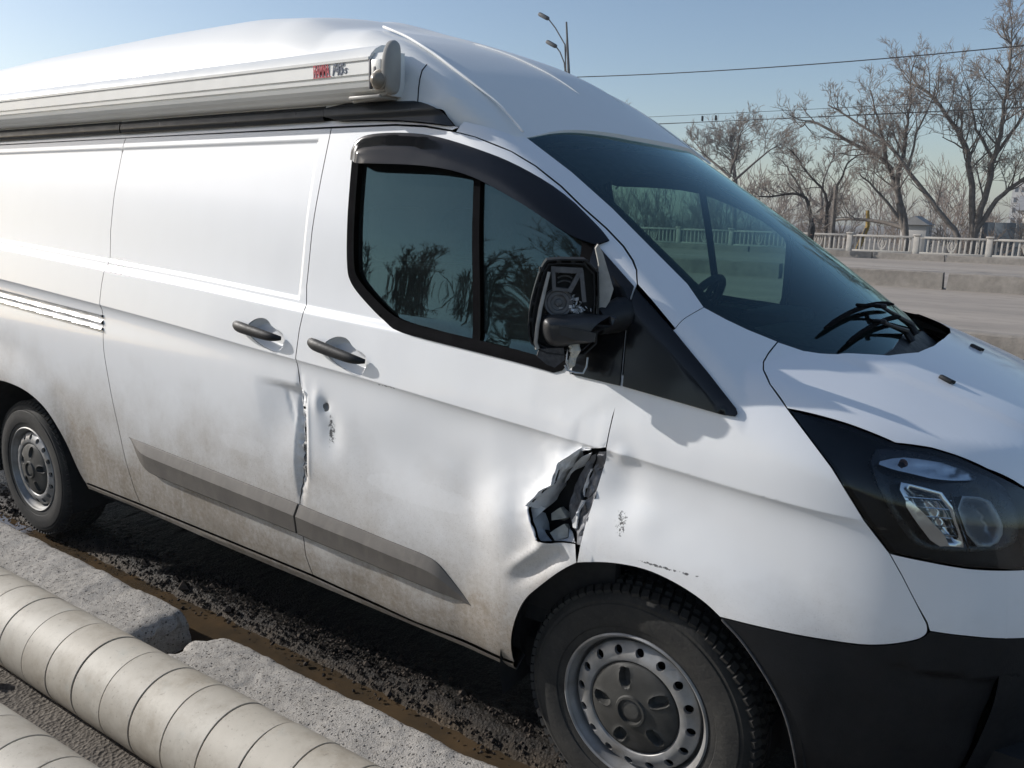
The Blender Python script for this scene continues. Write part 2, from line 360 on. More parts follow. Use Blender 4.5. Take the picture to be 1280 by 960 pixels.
def panel(name,outline,fmap,mat,parent=None,grid=.02,holes=(),gap=.0018,depth=.02,sgn=1,hstep=.002,back=True,jit=0.,hgap=0.,rows=False,extra=None,**k):
    P=inset(dens(outline,grid*.8),gap); Hs=[inset(dens(h,grid*.6),-hgap) for h in holes]
    lo,hi=P.min(0),P.max(0)
    if rows:
        # rows of points follow the pressed creases of the body side
        xs_=np.arange(lo[0],hi[0],grid)
        f=np.array([.25,.5,1,1.8,2.8,4,5.5,7.5,10])*.004
        a_=zcl(xs_); b_=zcu(xs_); L=[a_-d for d in f]+[a_+d for d in f[:5]]+[a_,b_]+[b_-d for d in f[:6]]+[b_+d for d in f]+[b_+.03+d for d in (-.003,0,.004,.008,.012,.016)]
        for z0 in (1.862,1.857,1.853,1.849,1.866,1.871): L.append(np.full_like(xs_,z0))
        z0=lo[1]
        while z0<hi[1]:
            ok_=(np.abs(z0-a_)>.045)&(np.abs(z0-b_-.01)>.055)&(abs(z0-1.86)>.012); L.append(np.where(ok_,z0,np.nan)); z0+=grid
        ex=[np.stack([np.full(90,x_),np.linspace(1.3,1.87,90)],1) for x_ in (-1.290,-1.294,-1.298,-1.302,-1.306)]
        Q=np.concatenate([np.stack([xs_,z_],1) for z_ in L]+ex); Q=Q[~np.isnan(Q[:,1])]
    else:
        gx,gy=np.meshgrid(np.arange(lo[0],hi[0],grid),np.arange(lo[1],hi[1],grid)); Q=np.stack([gx.ravel(),gy.ravel()],1)
    if extra is not None:
        dq=np.full(len(Q),9.)
        for e_ in extra[::3]: dq=np.minimum(dq,np.hypot(Q[:,0]-e_[0],Q[:,1]-e_[1]))
        Q=np.concatenate([Q[dq>.014],extra])
    if jit: Q=Q+rng.uniform(-jit,jit,Q.shape)*grid
    keep=inpoly(P,Q)&(dist_poly(P,Q)>(grid*.45 if not rows else .0035))
    for h in Hs: keep&=(~inpoly(h,Q))&(dist_poly(h,Q)>(grid*.45 if not rows else .0035))
    Q=Q[keep]; loops=[P]+Hs; verts=[]; edges=[]
    for L in loops:
        n0=len(verts); verts+=[Vector(p) for p in L]; edges+=[(n0+i,n0+(i+1)%len(L)) for i in range(len(L))]
    nb=len(verts); verts+=[Vector(p) for p in Q]
    v2,_,fc,ov,_,_=delaunay_2d_cdt(verts,edges,[],0,1e-6)
    U=np.array([tuple(v) for v in v2]); T=np.array(fc)
    cen=U[T].mean(1); ok=inpoly(P,cen)
    for h in Hs: ok&=~inpoly(h,cen)
    T=T[ok]
    X=fmap(U[:,0].copy(),U[:,1].copy())
    h=hstep; e0=np.zeros_like(U[:,0])
    dx=fmap(U[:,0]+h,U[:,1].copy())-fmap(U[:,0]-h,U[:,1].copy()); dz=fmap(U[:,0].copy(),U[:,1]+h)-fmap(U[:,0].copy(),U[:,1]-h)
    N=np.cross(dz,dx); N/=np.maximum(np.linalg.norm(N,axis=1,keepdims=True),1e-9)
    # point the normals away from the cabin
    ref=X-np.array([min(max(X[:,0].mean(),-3.),.2),0,.9]); flip=(N*ref).sum(1).mean()<0
    if flip: N=-N
    fn=np.cross(X[T[:,1]]-X[T[:,0]],X[T[:,2]]-X[T[:,0]]); bad=(fn*N[T].mean(1)).sum(1)<0; T[bad]=T[bad][:,::-1]
    V=X.tolist(); NN=N.tolist(); FF=T.tolist()
    if depth:
        inv={}
        for i,o in enumerate(ov):
            for a in o: inv[a]=i
        n0=0
        for L in loops:
            ids=[inv.get(n0+i,None) for i in range(len(L))]; n0+=len(L); ids=[i for i in ids if i is not None]
            m_=len(ids); cen3=None
            A=len(V)
            # outward direction in the surface, for the flange's own normals
            for i in range(m_):
                p=X[ids[i]]; t=X[ids[(i+1)%m_]]-X[ids[i-1]]; nn=np.cross(t,N[ids[i]]); nn/=max(np.linalg.norm(nn),1e-9)
                V.append(p.tolist()); V.append((p-N[ids[i]]*depth).tolist()); NN.append(nn.tolist()); NN.append(nn.tolist())
            for i in range(m_):
                j=(i+1)%m_; FF.append([A+2*i,A+2*j,A+2*j+1,A+2*i+1])
    V=np.array(V); NN=np.array(NN); V[:,1]*=-sgn; NN[:,1]*=-sgn
    if sgn>0: FF=[f[::-1] for f in FF]
    return mesh(name,V,FF,mat,parent,True,normals=NN,**k)

# ------------------------------------------------------------------ the van
van=empty('van',(0,0,0),label='white high-roof panel van with torn front door and smashed mirror',cat='van')
TEAR=[(-.088,1.067),(-.130,1.056),(-.163,1.046),(-.186,1.029),(-.218,1.003),(-.224,.985),(-.234,.943),(-.265,.920),(-.304,.874),(-.305,.855),(-.294,.827),(-.270,.790),(-.262,.784),(-.221,.787),(-.190,.793),(-.155,.797)]
_TR=np.array(TEAR)
def g2(x,z,cx,cz,sx,sz,p=1.): return np.exp(-(((x-cx)/sx)**2+((z-cz)/sz)**2)**p)
def wob(x,z,s,ph=0.): return np.sin(x*s+ph+1.7*np.sin(z*s*.7+ph))*np.sin(z*s*.83+ph*1.3+1.3*np.sin(x*s*.6))
_SBZ=[.381,.451,.521,.643,.746,.957,1.046,1.112,1.158,1.245,1.304,1.387]; _SBX=[-1.226,-1.246,-1.249,-1.257,-1.249,-1.244,-1.248,-1.258,-1.262,-1.259,-1.250,-1.264]
def DMG(x,z):
    xsm=np.interp(z,_SBZ,_SBX); u_=np.clip((x+1.475+.25*(z-1.0))/.22,0,1); D=-.026*(u_**1.3)*sst(1.066,1.030,z+.05*(x+1.36))*sst(.80,1.01,z)*(x<xsm)-.006*g2(x,z,-1.36,.90,.10,.12)-.004*np.exp(-((x+1.315+.35*(z-1.0))/.012)**2)*sst(.90,.96,z)*sst(1.05,1.0,z)*(x<xsm)
    D=D-.014*np.exp(-np.hypot(x+1.125,(z-1.01)*.9)/.018)+.006*g2(x,z,-1.165,1.02,.02,.04)-.010*g2(x,z,-1.10,.93,.045,.07)
    s=g2(x,z,-1.245,.87,.026,.19,2.2); D=D-.018*s+s*.008*wob(x,z,110)-.010*np.exp(-np.abs(x+1.222)/.006)*sst(.70,.76,z)*sst(1.06,1.0,z)+.007*np.exp(-np.abs(x+1.208)/.008)*sst(.72,.78,z)*sst(1.05,.98,z)
    D=D-.013*g2(x,z,-.80,.87,.36,.13)
    Q=np.stack([np.ravel(x),np.ravel(z)],1); d=dist_poly(_TR,Q,False).reshape(np.shape(x))
    near=np.exp(-d/.045)*(x<-.10); lf=sst(-.16,-.26,x)
    D=D+.019*np.exp(-d/.030)*(x<-.10)*lf+.005*near
    D=D+.022*g2(x,z,-.40,.79,.075,.12)-.008*g2(x,z,-.52,.86,.08,.09)
    # buckle running from the bottom of the tear to the wheel arch
    u=((x+.20)*(-.16)+(z-.76)*(-.14))/.2126; v=((x+.20)*(.14)-(z-.76)*.16)/.2126
    bk=np.exp(-(v/.022)**2)*sst(-.03,.02,u)*sst(.24,.10,u)
    D=D-.018*bk+.009*np.exp(-((v+.040)/.018)**2)*sst(-.03,.02,u)*sst(.24,.10,u)
    D=D+.0013*near*wob(x,z,90,.7)+.0016*np.exp(-d/.12)*wob(x,z,34,.3)
    # soft oil-canning over the whole door skin
    D=D+.0022*sst(-1.25,-1.1,x)*sst(1.15,1.0,z)*wob(x,z,11,.4)*sst(-.05,-.15,x)
    # fender: pushed lip beside the tear
    D=D+.006*g2(x,z,-.045,1.05,.025,.022)-.006*g2(x,z,-.03,.98,.05,.08)+.003*g2(x,z,.02,.9,.06,.05)
    return D
SR=[(-2.452,1.900),(-2.473,1.838),(-2.486,1.667),(-2.490,1.520),(-2.468,1.375),(-2.474,1.368),(-2.482,1.303),(-2.482,1.238),(-2.474,1.188),(-2.457,1.124),(-2.444,1.032),(-2.411,.885),(-2.373,.730),(-2.341,.578),(-2.307,.467),(-2.282,.399)]
SB=[(-1.243,1.897),(-1.254,1.743),(-1.263,1.562),(-1.264,1.387),(-1.250,1.304),(-1.259,1.245),(-1.262,1.158),(-1.258,1.112),(-1.248,1.046),(-1.244,.957),(-1.249,.746),(-1.257,.643),(-1.249,.521),(-1.246,.451),(-1.226,.381)]
RARCH=[(-2.705,.385),(-2.724,.408),(-2.760,.487),(-2.814,.592),(-2.914,.695),(-3.004,.746),(-3.119,.779),(-3.250,.790),(-3.35,.790),(-3.48,.779),(-3.596,.746),(-3.686,.695),(-3.786,.592),(-3.83,.487),(-3.85,.42)]
FARCH=[(.244,.717),(.202,.744),(.133,.769),(.053,.783),(-.031,.777),(-.115,.757),(-.147,.746)]
FARCHR=[(-.147,.746),(-.199,.707),(-.268,.637),(-.313,.587),(-.345,.513),(-.360,.445),(-.363,.358)]
DTOP=[(-1.243,1.897),(-.963,1.895),(-.838,1.886),(-.716,1.867),(-.645,1.851),(-.527,1.810),(-.449,1.770),(-.364,1.716),(-.282,1.658),(-.209,1.608),(-.150,1.564),(-.111,1.530),(-.090,1.507),(-.073,1.474)]
FREAR=[(-.07,1.465),(-.077,1.395),(-.066,1.217),(-.080,1.149),(-.088,1.067),(-.115,.947),(-.133,.86),(-.147,.746)]
WIN=[(-1.121,1.80),(-1.101,1.618),(-1.081,1.456),(-1.060,1.414),(-1.008,1.373),(-.900,1.309),(-.819,1.282),(-.513,1.258),(-.342,1.244),(-.223,1.230),(-.212,1.40),(-.205,1.568),(-.225,1.608),(-.36,1.702),(-.50,1.768),(-.633,1.808),(-.79,1.846),(-.913,1.859),(-1.037,1.860),(-1.095,1.852),(-1.118,1.826)]
GLO=[(.068,.806,1.421),(.12,.783,1.394),(.167,.752,1.369),(.229,.704,1.340)]
GLEFT=[(-.543,.715,1.856),(-.387,.714,1.758),(-.244,.732,1.661),(-.106,.758,1.559),(.009,.776,1.473),(.068,.806,1.421)]
HSEAM=[(.229,.704,1.340),(.228,.772,1.322),(.230,.809,1.303),(.243,.847,1.290),(.274,.889,1.266),(.329,.926,1.223)]
HLT=[(.329,.926,1.223),(.454,.89,1.201),(.552,.865,1.17),(.617,.817,1.16),(.666,.788,1.145),(.725,.755,1.117),(.795,.699,1.075)]
HLB=[(.329,.926,1.223),(.447,.967,1.117),(.523,.962,1.014),(.578,.941,.945),(.649,.91,.935),(.722,.862,.922),(.821,.757,.906)]
FBOT=[(.578,.945),(.606,.90),(.640,.840),(.664,.796),(.668,.778),(.662,.766),(.649,.756),(.598,.737),(.541,.725),(.44,.721),(.355,.721),(.28,.719),(.244,.717)]
WIN=chaikin(WIN,2,True)
FARCH=chaikin(FARCH,2); FARCHR=chaikin(FARCHR,2); RARCH=chaikin(RARCH,2); FBOT=FBOT[:3]+chaikin(FBOT[3:],2)
def body_side(sg):
    D=DMG if sg>0 else None
    sm=side_map(0,D)
    q=[(-4.33,1.897)]+[(-4.34,.45),(-3.87,.42)]+RARCH[::-1]+[(-2.70,.401),(-2.282,.399)]+SR[::-1]
    panel('rear_quarter_panel',q,side_map(),M['paint'],van,.024,sgn=sg,rows=True)
    HD=[];PK=[]
    for x0,z0,L,sl_ in ((-1.455,1.222,.245,-.055),(-1.065,1.199,.255,-.095)):
        a=math.atan(sl_); ca,sa=math.cos(a),math.sin(a); HD.append((x0,z0,L,ca,sa))
        PK.append(chaikin([(x0+u*ca-v*sa,z0+u*sa+v*ca) for u,v in ((-.075,.006),(-.045,.030),(-.01,.044),(.03,.044),(.060,.020),(.120,.012),(.130,-.02),(.118,-.056),(.08,-.060),(.0,-.045),(-.06,-.022))],2,True))
    sdo=SR+[(-1.76,.391)]+SB[::-1]
    slide=panel('sliding_door',sdo,sm,M['paint'],van,.0135 if sg>0 else .03,sgn=sg,rows=True,holes=[PK[0]])
    fd=DTOP+FREAR[1:4]+(TEAR+[(-.152,.775),(-.149,.757)] if sg>0 else FREAR[4:-1])+FARCHR+[(-.76,.353)]+SB[::-1][:-1]
    holes=[WIN,PK[1]]
    door=panel('front_door',fd,side_map(0,D,exact=True),M['paint'],van,.0105 if sg>0 else .03,holes=holes,sgn=sg,depth=.022 if sg<0 else .010,rows=True)
    # fender
    ph=30
    y3=lambda P:[(a,float(side_map(0,None,exact=True)(np.array([a]),np.array([b]))[0,1]),b) for a,b in P]
    fo=GLO+HSEAM[1:]+HLB[1:4]+y3(FBOT[1:]+FARCH[1:-1]+FREAR[::-1][:5]+[(-.072,1.25),(.0,1.31),(.045,1.377)])
    xe,de=np.meshgrid(np.arange(-.12,.57,.010),np.array([-.014,-.006,-.002,0,.001,.003,.006,.011,.018,.028,.040])); xe=xe.ravel(); ze=zcl(xe)-de.ravel(); ye=W(xe,ze); exq=np.stack([xe,ze*math.cos(R(ph))-ye*math.sin(R(ph))],1)
    fend=panel('fender',q3(ph,fo),side_map(ph,D),M['paint'],van,.014 if sg>0 else .03,sgn=sg,depth=.014,gap=.0010,extra=exq)
    # windscreen pillar
    pl=y3(DTOP[3:]+[(-.03,1.44),(.045,1.377)])+GLEFT[::-1]+[(-.56,.765,1.866),(-.63,.785,1.878),(-.70,.80,1.892)]
    panel('windscreen_pillar',q3(25,pl),side_map(25),M['paint'],van,.016,sgn=sg,depth=.02,gap=.0008)
    # gutter strip over the doors and the black roof rails
    gz=[(-4.33,1.925),(-4.33,1.8995),(-1.24,1.8995),(-.96,1.8975),(-.84,1.889),(-.73,1.871),(-.705,1.880),(-.80,1.905),(-.95,1.920)]
    panel('roof_gutter',gz,side_map(0,None,off=.0015),M['paint'],van,.03,sgn=sg,depth=.03)
    rx=[-4.33,-2.467,-1.262]
    for i in range(2):
        panel('roof_rail',[(rx[i],1.913),(rx[i+1],1.915),(rx[i+1],1.975),(rx[i],1.968)],side_map(0,None,off=lambda x,z:.012+.012*sst(1.972,1.955,z)-.010*sst(1.935,1.915,z)),M['rail'],van,.007,sgn=sg,depth=.04,gap=.004,hstep=.003)
    fr=chaikin([(-1.262,1.915),(-.986,1.911),(-.80,1.893),(-.715,1.879),(-.735,1.90),(-.775,1.935),(-.83,1.955),(-.89,1.966),(-1.262,1.975)],1,True)
    panel('roof_rail',fr,side_map(0,None,off=lambda x,z:(.014+.010*sst(1.972,1.955,z)-.010*sst(1.935,1.915,z))*sst(-.70,-.80,x)+.004),M['rail'],van,.007,sgn=sg,depth=.03,gap=.002,hstep=.003)
    # sill
    sl=[(-2.715,.368),(-2.303,.368),(-1.777,.345),(-1.135,.332),(-.806,.324),(-.372,.318),(-.364,.356),(-.76,.352),(-1.226,.380),(-1.76,.390),(-2.282,.398),(-2.70,.400)]
    panel('sill',sl,side_map(0,None,off=lambda x,z:-.002+.010*sst(.0,.028,z-(.318+(x+.37)*-.0225))),M['paint'],van,.02,sgn=sg,depth=.05,gap=.001)
    # mouldings
    def moulding(par,top,bot,rev):
        T_=np.array(chaikin(top,2)); B_=np.array(chaikin(bot,2)); x0,x1=T_[:,0].min(),T_[:,0].max(); n=90; u=np.linspace(0,1,n); xs_=x0+(x1-x0)*(u if rev else u)
        if rev: xs_=x0+(x1-x0)*u**1.3
        else: xs_=x1-(x1-x0)*(1-u)**1.0
        zt=np.interp(xs_,T_[:,0],T_[:,1]); zb=np.minimum(np.interp(xs_,B_[:,0],B_[:,1]),zt-.0008); hgt=(zt-zb)/.105; k=np.clip(hgt,.05,1)
        prof=[(0,-.02),(0,.004),(.015,.0065),(.33,.025),(.345,.0256),(.36,.0252),(.93,.021),(.975,.018),(1,.011),(1,-.02)]
        V=[];m_=len(prof)
        for i_ in range(n):
            for f_,o_f in prof:
                z=zt[i_]-(zt[i_]-zb[i_])*f_; y=float(W(np.array([xs_[i_]]),np.array([z]))[0]); y+=float(D(np.array([xs_[i_]]),np.array([z]))[0]) if D else 0
                V.append((xs_[i_],-sg*(y+o_f*(k[i_] if o_f>0 else 1)),z))
        o=mesh('moulding',V,[(i_*m_+q,(i_+1)*m_+q,(i_+1)*m_+q+1,i_*m_+q+1) for i_ in range(n-1) for q in range(m_-1)]+[tuple(range(m_)),tuple(range((n-1)*m_,n*m_))],M['mould'],par,auto=18); fixnormals(o); o.data.set_sharp_from_angle(angle=R(18))
    moulding(slide,[(-2.298,.694),(-1.719,.666),(-1.264,.643)],[(-2.298,.693),(-2.274,.680),(-2.228,.625),(-2.178,.583),(-2.114,.566),(-1.638,.550),(-1.264,.536)],True)
    moulding(door,[(-1.254,.6425),(-.969,.626),(-.729,.613),(-.672,.607),(-.640,.597),(-.612,.576),(-.560,.535),(-.513,.498)],[(-1.254,.534),(-.904,.519),(-.568,.503),(-.513,.497)],False)
    # door handles: scooped pocket plus bar
    for par,(x0,z0,L,ca,sa),pk in ((slide,HD[0],PK[0]),(door,HD[1],PK[1])):
        A=np.array(pk)
        def loc(u,v): return (x0+u*ca-v*sa, z0+u*sa+v*ca)
        def poff(x,z,A=A):
            q_=np.stack([x,z],1); d=dist_poly(A,q_); return -.030*sst(-.004,.024,d)
        panel('handle_pocket',pk,side_map(0,D,off=poff),M['paint'],par,.005,sgn=sg,depth=0,gap=-.0005,hstep=.0015)
        hb=MB(); P=[];rad=[]; n=17
        for i in range(n):
            u=-L/2+L*i/(n-1); xx,zz=loc(u,.006-.012*(i/(n-1))); yy=float(W(np.array([xx]),np.array([zz]))[0]); t=i/(n-1)
            bow=.030*(1-abs(2*t-1)**5)+.003; P.append((xx,-sg*(yy+bow),zz)); rad.append((.021-.006*t)*(1-.55*abs(2*t-1)**6))
        hb.tube(P,rad,14); h_=hb.build('door_handle',M['black'],par)
        for v in h_.data.vertices:
            yc=-sg*(float(W(np.array([v.co.x]),np.array([v.co.z]))[0])+.024); v.co.y=yc+(v.co.y-yc)*.72
    # window glass, seal, divider, deflector
    wc=[(-.212,1.236)]
    def gl(P,nm): return panel(nm,P,side_map(0,None,off=-.016,exact=True),M['sideglass'],door,.035,sgn=sg,depth=0,gap=0)
    div=lambda z:-.5405-.075*(z-1.26)/.48
    W_=np.array(WIN)
    rear=[p for p in WIN if p[0]<div(p[1])]; frontp=[p for p in WIN if p[0]>=div(p[1])]
    iR=[(-1.121,1.80),(-1.101,1.618),(-1.081,1.456),(-1.060,1.414),(-1.008,1.373),(-.900,1.309),(-.819,1.282),(-.545,1.2605)]+[(-.612,1.802),(-.79,1.846),(-.913,1.859),(-1.037,1.860),(-1.095,1.852),(-1.118,1.826)]
    gl(iR,'window_glass')
    iF=[(-.545,1.2605),(-.513,1.258),(-.342,1.244),(-.223,1.230),(-.212,1.40),(-.205,1.568),(-.225,1.608),(-.36,1.702),(-.50,1.768),(-.612,1.802)]
    gl(iF,'window_glass')
    ws=dens(WIN,.02); ws2=inset(ws,.021); ws3=inset(ws,.029)
    panel('window_seal',WIN,side_map(0,None,off=.004,exact=True),M['rubber'],door,.014,holes=[[tuple(p) for p in chaikin(ws3[::2],1,True)]],sgn=sg,depth=.02,gap=-.002)
    dv=[(div(1.255)-.013,1.256),(div(1.255)+.015,1.253),(div(1.80)+.013,1.79),(div(1.80)-.013,1.80)]
    panel('window_divider',dv,side_map(0,None,off=lambda x,z:-.004+.008*sst(.012,.018,x-(-.5405-.075*(z-1.26)/.48))*0,exact=True),M['rubber'],door,.02,sgn=sg,depth=.02,gap=0)
    DT=[(-1.125,1.793),(-1.128,1.83),(-1.101,1.862),(-1.037,1.873),(-.913,1.872),(-.79,1.859),(-.633,1.820),(-.5,1.778),(-.356,1.708),(-.216,1.608),(-.180,1.578)]
    DB=[(-.197,1.566),(-.26,1.586),(-.377,1.645),(-.483,1.692),(-.596,1.736),(-.694,1.759),(-.812,1.772),(-.95,1.777),(-1.068,1.780)]
    DT=chaikin(DT,2); DB=chaikin(DB,2); dt=np.array(DT)
    def doff(x,z):
        d=dist_poly(dt,np.stack([x,z],1),False); return .008+.026*sst(0,.055,d)+.004*sst(.06,.10,d)
    panel('wind_deflector',DT+DB,side_map(0,None,off=doff,exact=True),M['gloss'],door,.012,sgn=sg,depth=.004,gap=0,hstep=.003)
    # black corner trim over door and fender
    t1=[(-.212,1.236),(-.205,1.566),(-.190,1.560),(-.076,1.470),(-.079,1.395),(-.069,1.226)]
    panel('corner_trim',t1,side_map(0,None,off=.007,exact=True),M['gloss'],door,.02,sgn=sg,depth=.02,gap=.001)
    t2=[(-.072,1.466),(.053,1.368),(.150,1.285),(.227,1.216),(.233,1.206),(.229,1.198),(.198,1.197),(-.062,1.226),(-.073,1.395)]
    panel('corner_trim',q3(0,[(a,0,b) for a,b in t2]),side_map(0,None,off=.007,exact=True),M['gloss'],fend,.02,sgn=sg,depth=.02,gap=.001)
    # sliding rail in the rear quarter
    rl=[(-4.1,1.252),(-2.470,1.181),(-2.458,1.121),(-4.1,1.196)]
    panel('sliding_rail',rl,side_map(0,None,off=lambda x,z:.004+.007*np.cos((z-(1.252+(x+4.1)*-.0436))*2*math.pi/.0285)),M['alum'],van,.007,sgn=sg,depth=.01,gap=0)
    # dark backing behind the panel gaps
    bk=[(-4.3,1.90),(-4.3,.45),(-3.87,.45)]+[(a,b+.012) for a,b in RARCH[::-1]]+[(-2.68,.40),(-.375,.37)]+[(a-.012,b+.012) for a,b in FARCHR[::-1]]+[(-.05,.80),(.053,.795),(.15,.78),(.25,.73),(.4,.74),(.60,.76),(.56,.94),(.48,1.0),(.40,1.1),(.28,1.2),(.16,1.24),(.0,1.33),(-.10,1.46),(-.25,1.60),(-.4,1.70),(-.6,1.80),(-.8,1.86),(-1.2,1.885)]
    wh=[tuple(p) for p in inset(dens(WIN,.05),-.014)]
    hs=[wh]
    if sg>0: hs.append([(-.36,.77),(-.36,.90),(-.27,.99),(-.23,1.06),(-.06,1.09),(-.10,.90),(-.13,.80)])
    panel('inner_shell',bk,side_map(0,None,off=-.060),M['dark'],van,.05,holes=hs,sgn=sg,depth=0,gap=0)
    return slide,door,fend
slideR,doorR,fendR=body_side(1)
body_side(-1)

# ------------------------------------------------------------------ bonnet, windscreen, pillars between, roof
hr=[(.229,.704),(.291,.644),(.352,.596),(.448,.462),(.499,.324),(.518,.179),(.522,0.)]
ho=[(p[0],p[1]) for p in HSEAM]+[(p[0],p[1]) for p in HLT[1:]]+[(.845,.60),(.885,.40),(.905,.2),(.91,0)]
fullh=ho+[(x,-y) for x,y in ho[::-1][1:]]+[(x,-y) for x,y in hr[1:-1]]+[(hr[-1][0],0)]+[(x,y) for x,y in hr[::-1][1:-1]]
bon=panel('bonnet',[(x,-y) for x,y in fullh],side_map(90),M['paint'],van,.018,depth=.02,sgn=1,gap=.002)
for x,y in ((.589,.455),(.605,-.067)):
    z=float(side_map(90)(np.array([x]),np.array([-y]))[0,2]); b=MB()
    b.box((x,-y,z+.004),(.034,.018,.012),Matrix.Rotation(R(20),4,'Y')@Matrix.Rotation(R(-14),4,'Z'),.004); b.box((x+.013,-y,z+.001),(.02,.012,.008),Matrix.Rotation(R(20),4,'Y'),.002); b.build('washer_nozzle',M['black'],bon)
wtop=[(-.543,.715),(-.534,.592),(-.520,.50),(-.499,.411),(-.475,.31),(-.453,.219),(-.439,.11),(-.434,0.)]
wl_=[(p[0],p[1]) for p in GLEFT]
# glass reaches under the bonnet edge
wlow=[(.10,.80),(.20,.755),(.28,.69),(.345,.60),(.395,.49),(.415,.38),(.425,.25),(.42,.12),(.417,0)]
half=[(x-.012,y) for x,y in wtop[::-1]]+[(x,y+.004) for x,y in wl_[1:]]+wlow
fullw=half+[(x,-y) for x,y in half[::-1][1:-1]]
def glass_map(off=0.): return lambda x,q:np.stack([x,-q,G(x,q)+off],1)
wsc=panel('windscreen',[(x,-y) for x,y in fullw],glass_map(-.004),M['glass'],van,.03,depth=0,gap=0)
# black printed border and rubber around the glass
inn=[tuple(p) for p in inset(dens([(x,-y) for x,y in fullw],.04),.045)]
panel('screen_border',[(x,-y) for x,y in fullw],glass_map(-.0075),M['gloss'],wsc,.03,holes=[inn],depth=0,gap=.0)
# scuttle between glass and bonnet
cw=[(.06,.79),(.17,.752),(.234,.712),(.297,.661),(.352,.588),(.448,.455),(.499,.32),(.518,.178),(.523,0)]
cw2=[(.37,0),(.375,.17),(.365,.33),(.325,.45),(.25,.57),(.16,.68),(.05,.77)]
cfull=cw+[(x,-y) for x,y in cw[::-1][1:]]+[(x,-y) for x,y in cw2[::-1]]+cw2[1:]
panel('scuttle',[(x,-y) for x,y in cfull],lambda x,q:np.stack([x,-q,np.minimum(G(x,q)-.012,H(x,q)-.012)],1),M['bumper'],van,.03,depth=0,gap=0)
def wiper(p0,p1,p2,p3):
    # arm p0->p1, blade p2->p3 (plan positions x,y); rests on the glass
    g=lambda p,d:Vector((p[0],p[1],float(G(np.array([p[0]]),np.array([p[1]]))[0])+d))
    e=bpy.data.objects.new('wiper',None)
    a=MB(); A,B=g(p0,.010),g(p1,.032); a.tube([A-Vector((-.02,0,.03)),A,A.lerp(B,.25),A.lerp(B,.6),B],[.011,.011,.008,.006,.005],8)
    a.box(B,(.034,.014,.014),None,.004); w=a.build('wiper',M['black'],van)
    b=MB(); P=[]
    for i in range(11): P.append(g((p2[0]+(p3[0]-p2[0])*i/10,p2[1]+(p3[1]-p2[1])*i/10),.020))
    b.tube(P,[.004]+[.0075]*9+[.004],6)
    b.tube([P[4]+Vector((0,0,.014)),B],.005,6); b.build('wiper_blade',M['rubber'],w)
wiper((.415,.08),(.352,-.10),(.296,-.52),(.350,.12))
wiper((.425,-.06),(.380,-.24),(.352,-.50),(.392,.02))
# high roof
xs=np.concatenate([np.linspace(-4.33,-1.9,28),np.linspace(-1.85,-.55,56),np.linspace(-.542,-.4345,18)])
wt=np.array(wtop)
def roof_section(x,n=70):
    # half angle limit
    zc=1.60
    if x<=-.543:
        zb=np.interp(x,[-4.4,-.95,-.728,-.63,-.56,-.543],[1.962,1.958,1.884,1.872,1.866,1.868]); 
        th=math.atan2(float(WR(x,zb)),zb-zc)
        for _ in range(6): pass
    else:
        ye=float(np.interp(x,wt[:,0],wt[:,1])); zb=float(G(x,ye))+.012; th=math.atan2(ye,zb-zc)
    t=np.linspace(-1,1,n); t=np.sign(t)*np.abs(t)**.8; a=t*th
    r=solve(lambda r:FR(np.full(n,x),r*np.sin(a),zc+r*np.cos(a)),np.full(n,.05),np.full(n,1.4))
    return np.stack([np.full(n,x),r*np.sin(a),zc+r*np.cos(a)],1)
secs=[roof_section(float(x)) for x in xs]; RV=np.concatenate(secs); n_=70
RF=[(i*n_+k,i*n_+k+1,(i+1)*n_+k+1,(i+1)*n_+k) for i in range(len(xs)-1) for k in range(n_-1)]
# turned-in lip all round
bord=[i*n_ for i in range(len(xs))]+[(len(xs)-1)*n_+k for k in range(1,n_)]+[i*n_+n_-1 for i in range(len(xs)-2,-1,-1)]
RV=RV.tolist(); b0=len(RV)
for i in bord:
    p=RV[i]; RV.append([p[0]-.006,p[1]*.965,p[2]-.022])
RF+=[(bord[i],bord[i+1],b0+i+1,b0+i) for i in range(len(bord)-1)]
bs=len(RV); RV+= [RV[k] for k in range(n_)]; RF.append(tuple(range(bs,bs+n_)))
roof=mesh('high_roof',RV,RF,M['roof'],van,auto=40); fixnormals(roof); roof.data.set_sharp_from_angle(angle=R(40))
# overlap seam in the roof side, and the raised ribs along its front edges
def on_roof(x,z):
    y=solve(lambda s:FR(np.array([x]),s,np.array([z])),np.array([.2]),np.array([.95]))[0]; return float(y)
for sg in (1,-1):
    sb=MB(); P=[(x,-sg*(on_roof(x,z)+.0008),z) for x,z in ((-.869,1.960),(-.880,2.00),(-.885,2.03),(-.886,2.055),(-.885,2.075))]
    sb.tube(P,.0018,6); sb.build('roof_seam',M['rubber'],roof)
    CR=chaikin([(-1.22,.60,2.246),(-1.166,.632,2.228),(-1.076,.645,2.195),(-.989,.667,2.154),(-.922,.675,2.119),(-.854,.687,2.079),(-.791,.691,2.041),(-.732,.691,2.003),(-.675,.689,1.965),(-.61,.705,1.918),(-.546,.730,1.87)],2)
    n=len(CR); rb=MB(); rb.tube([(p[0],-sg*p[1],p[2]+.001) for p in CR],[.001,.003]+[.0048]*(n-4)+[.005,.003],8); rb.build('roof_rib',M['roof'],roof)
rb=MB(); rb.tube([(x,-.173,float(roof_top(x,.173))+.000) for x in np.linspace(-1.16,-.69,14)],[.001]+[.0032]*12+[.001],8); rb.build('roof_rib',M['roof'],roof)
rb=MB(); rb.tube([(x,.173,float(roof_top(x,.173))+.000) for x in np.linspace(-1.16,-.69,14)],[.001]+[.0032]*12+[.001],8); rb.build('roof_rib',M['roof'],roof)

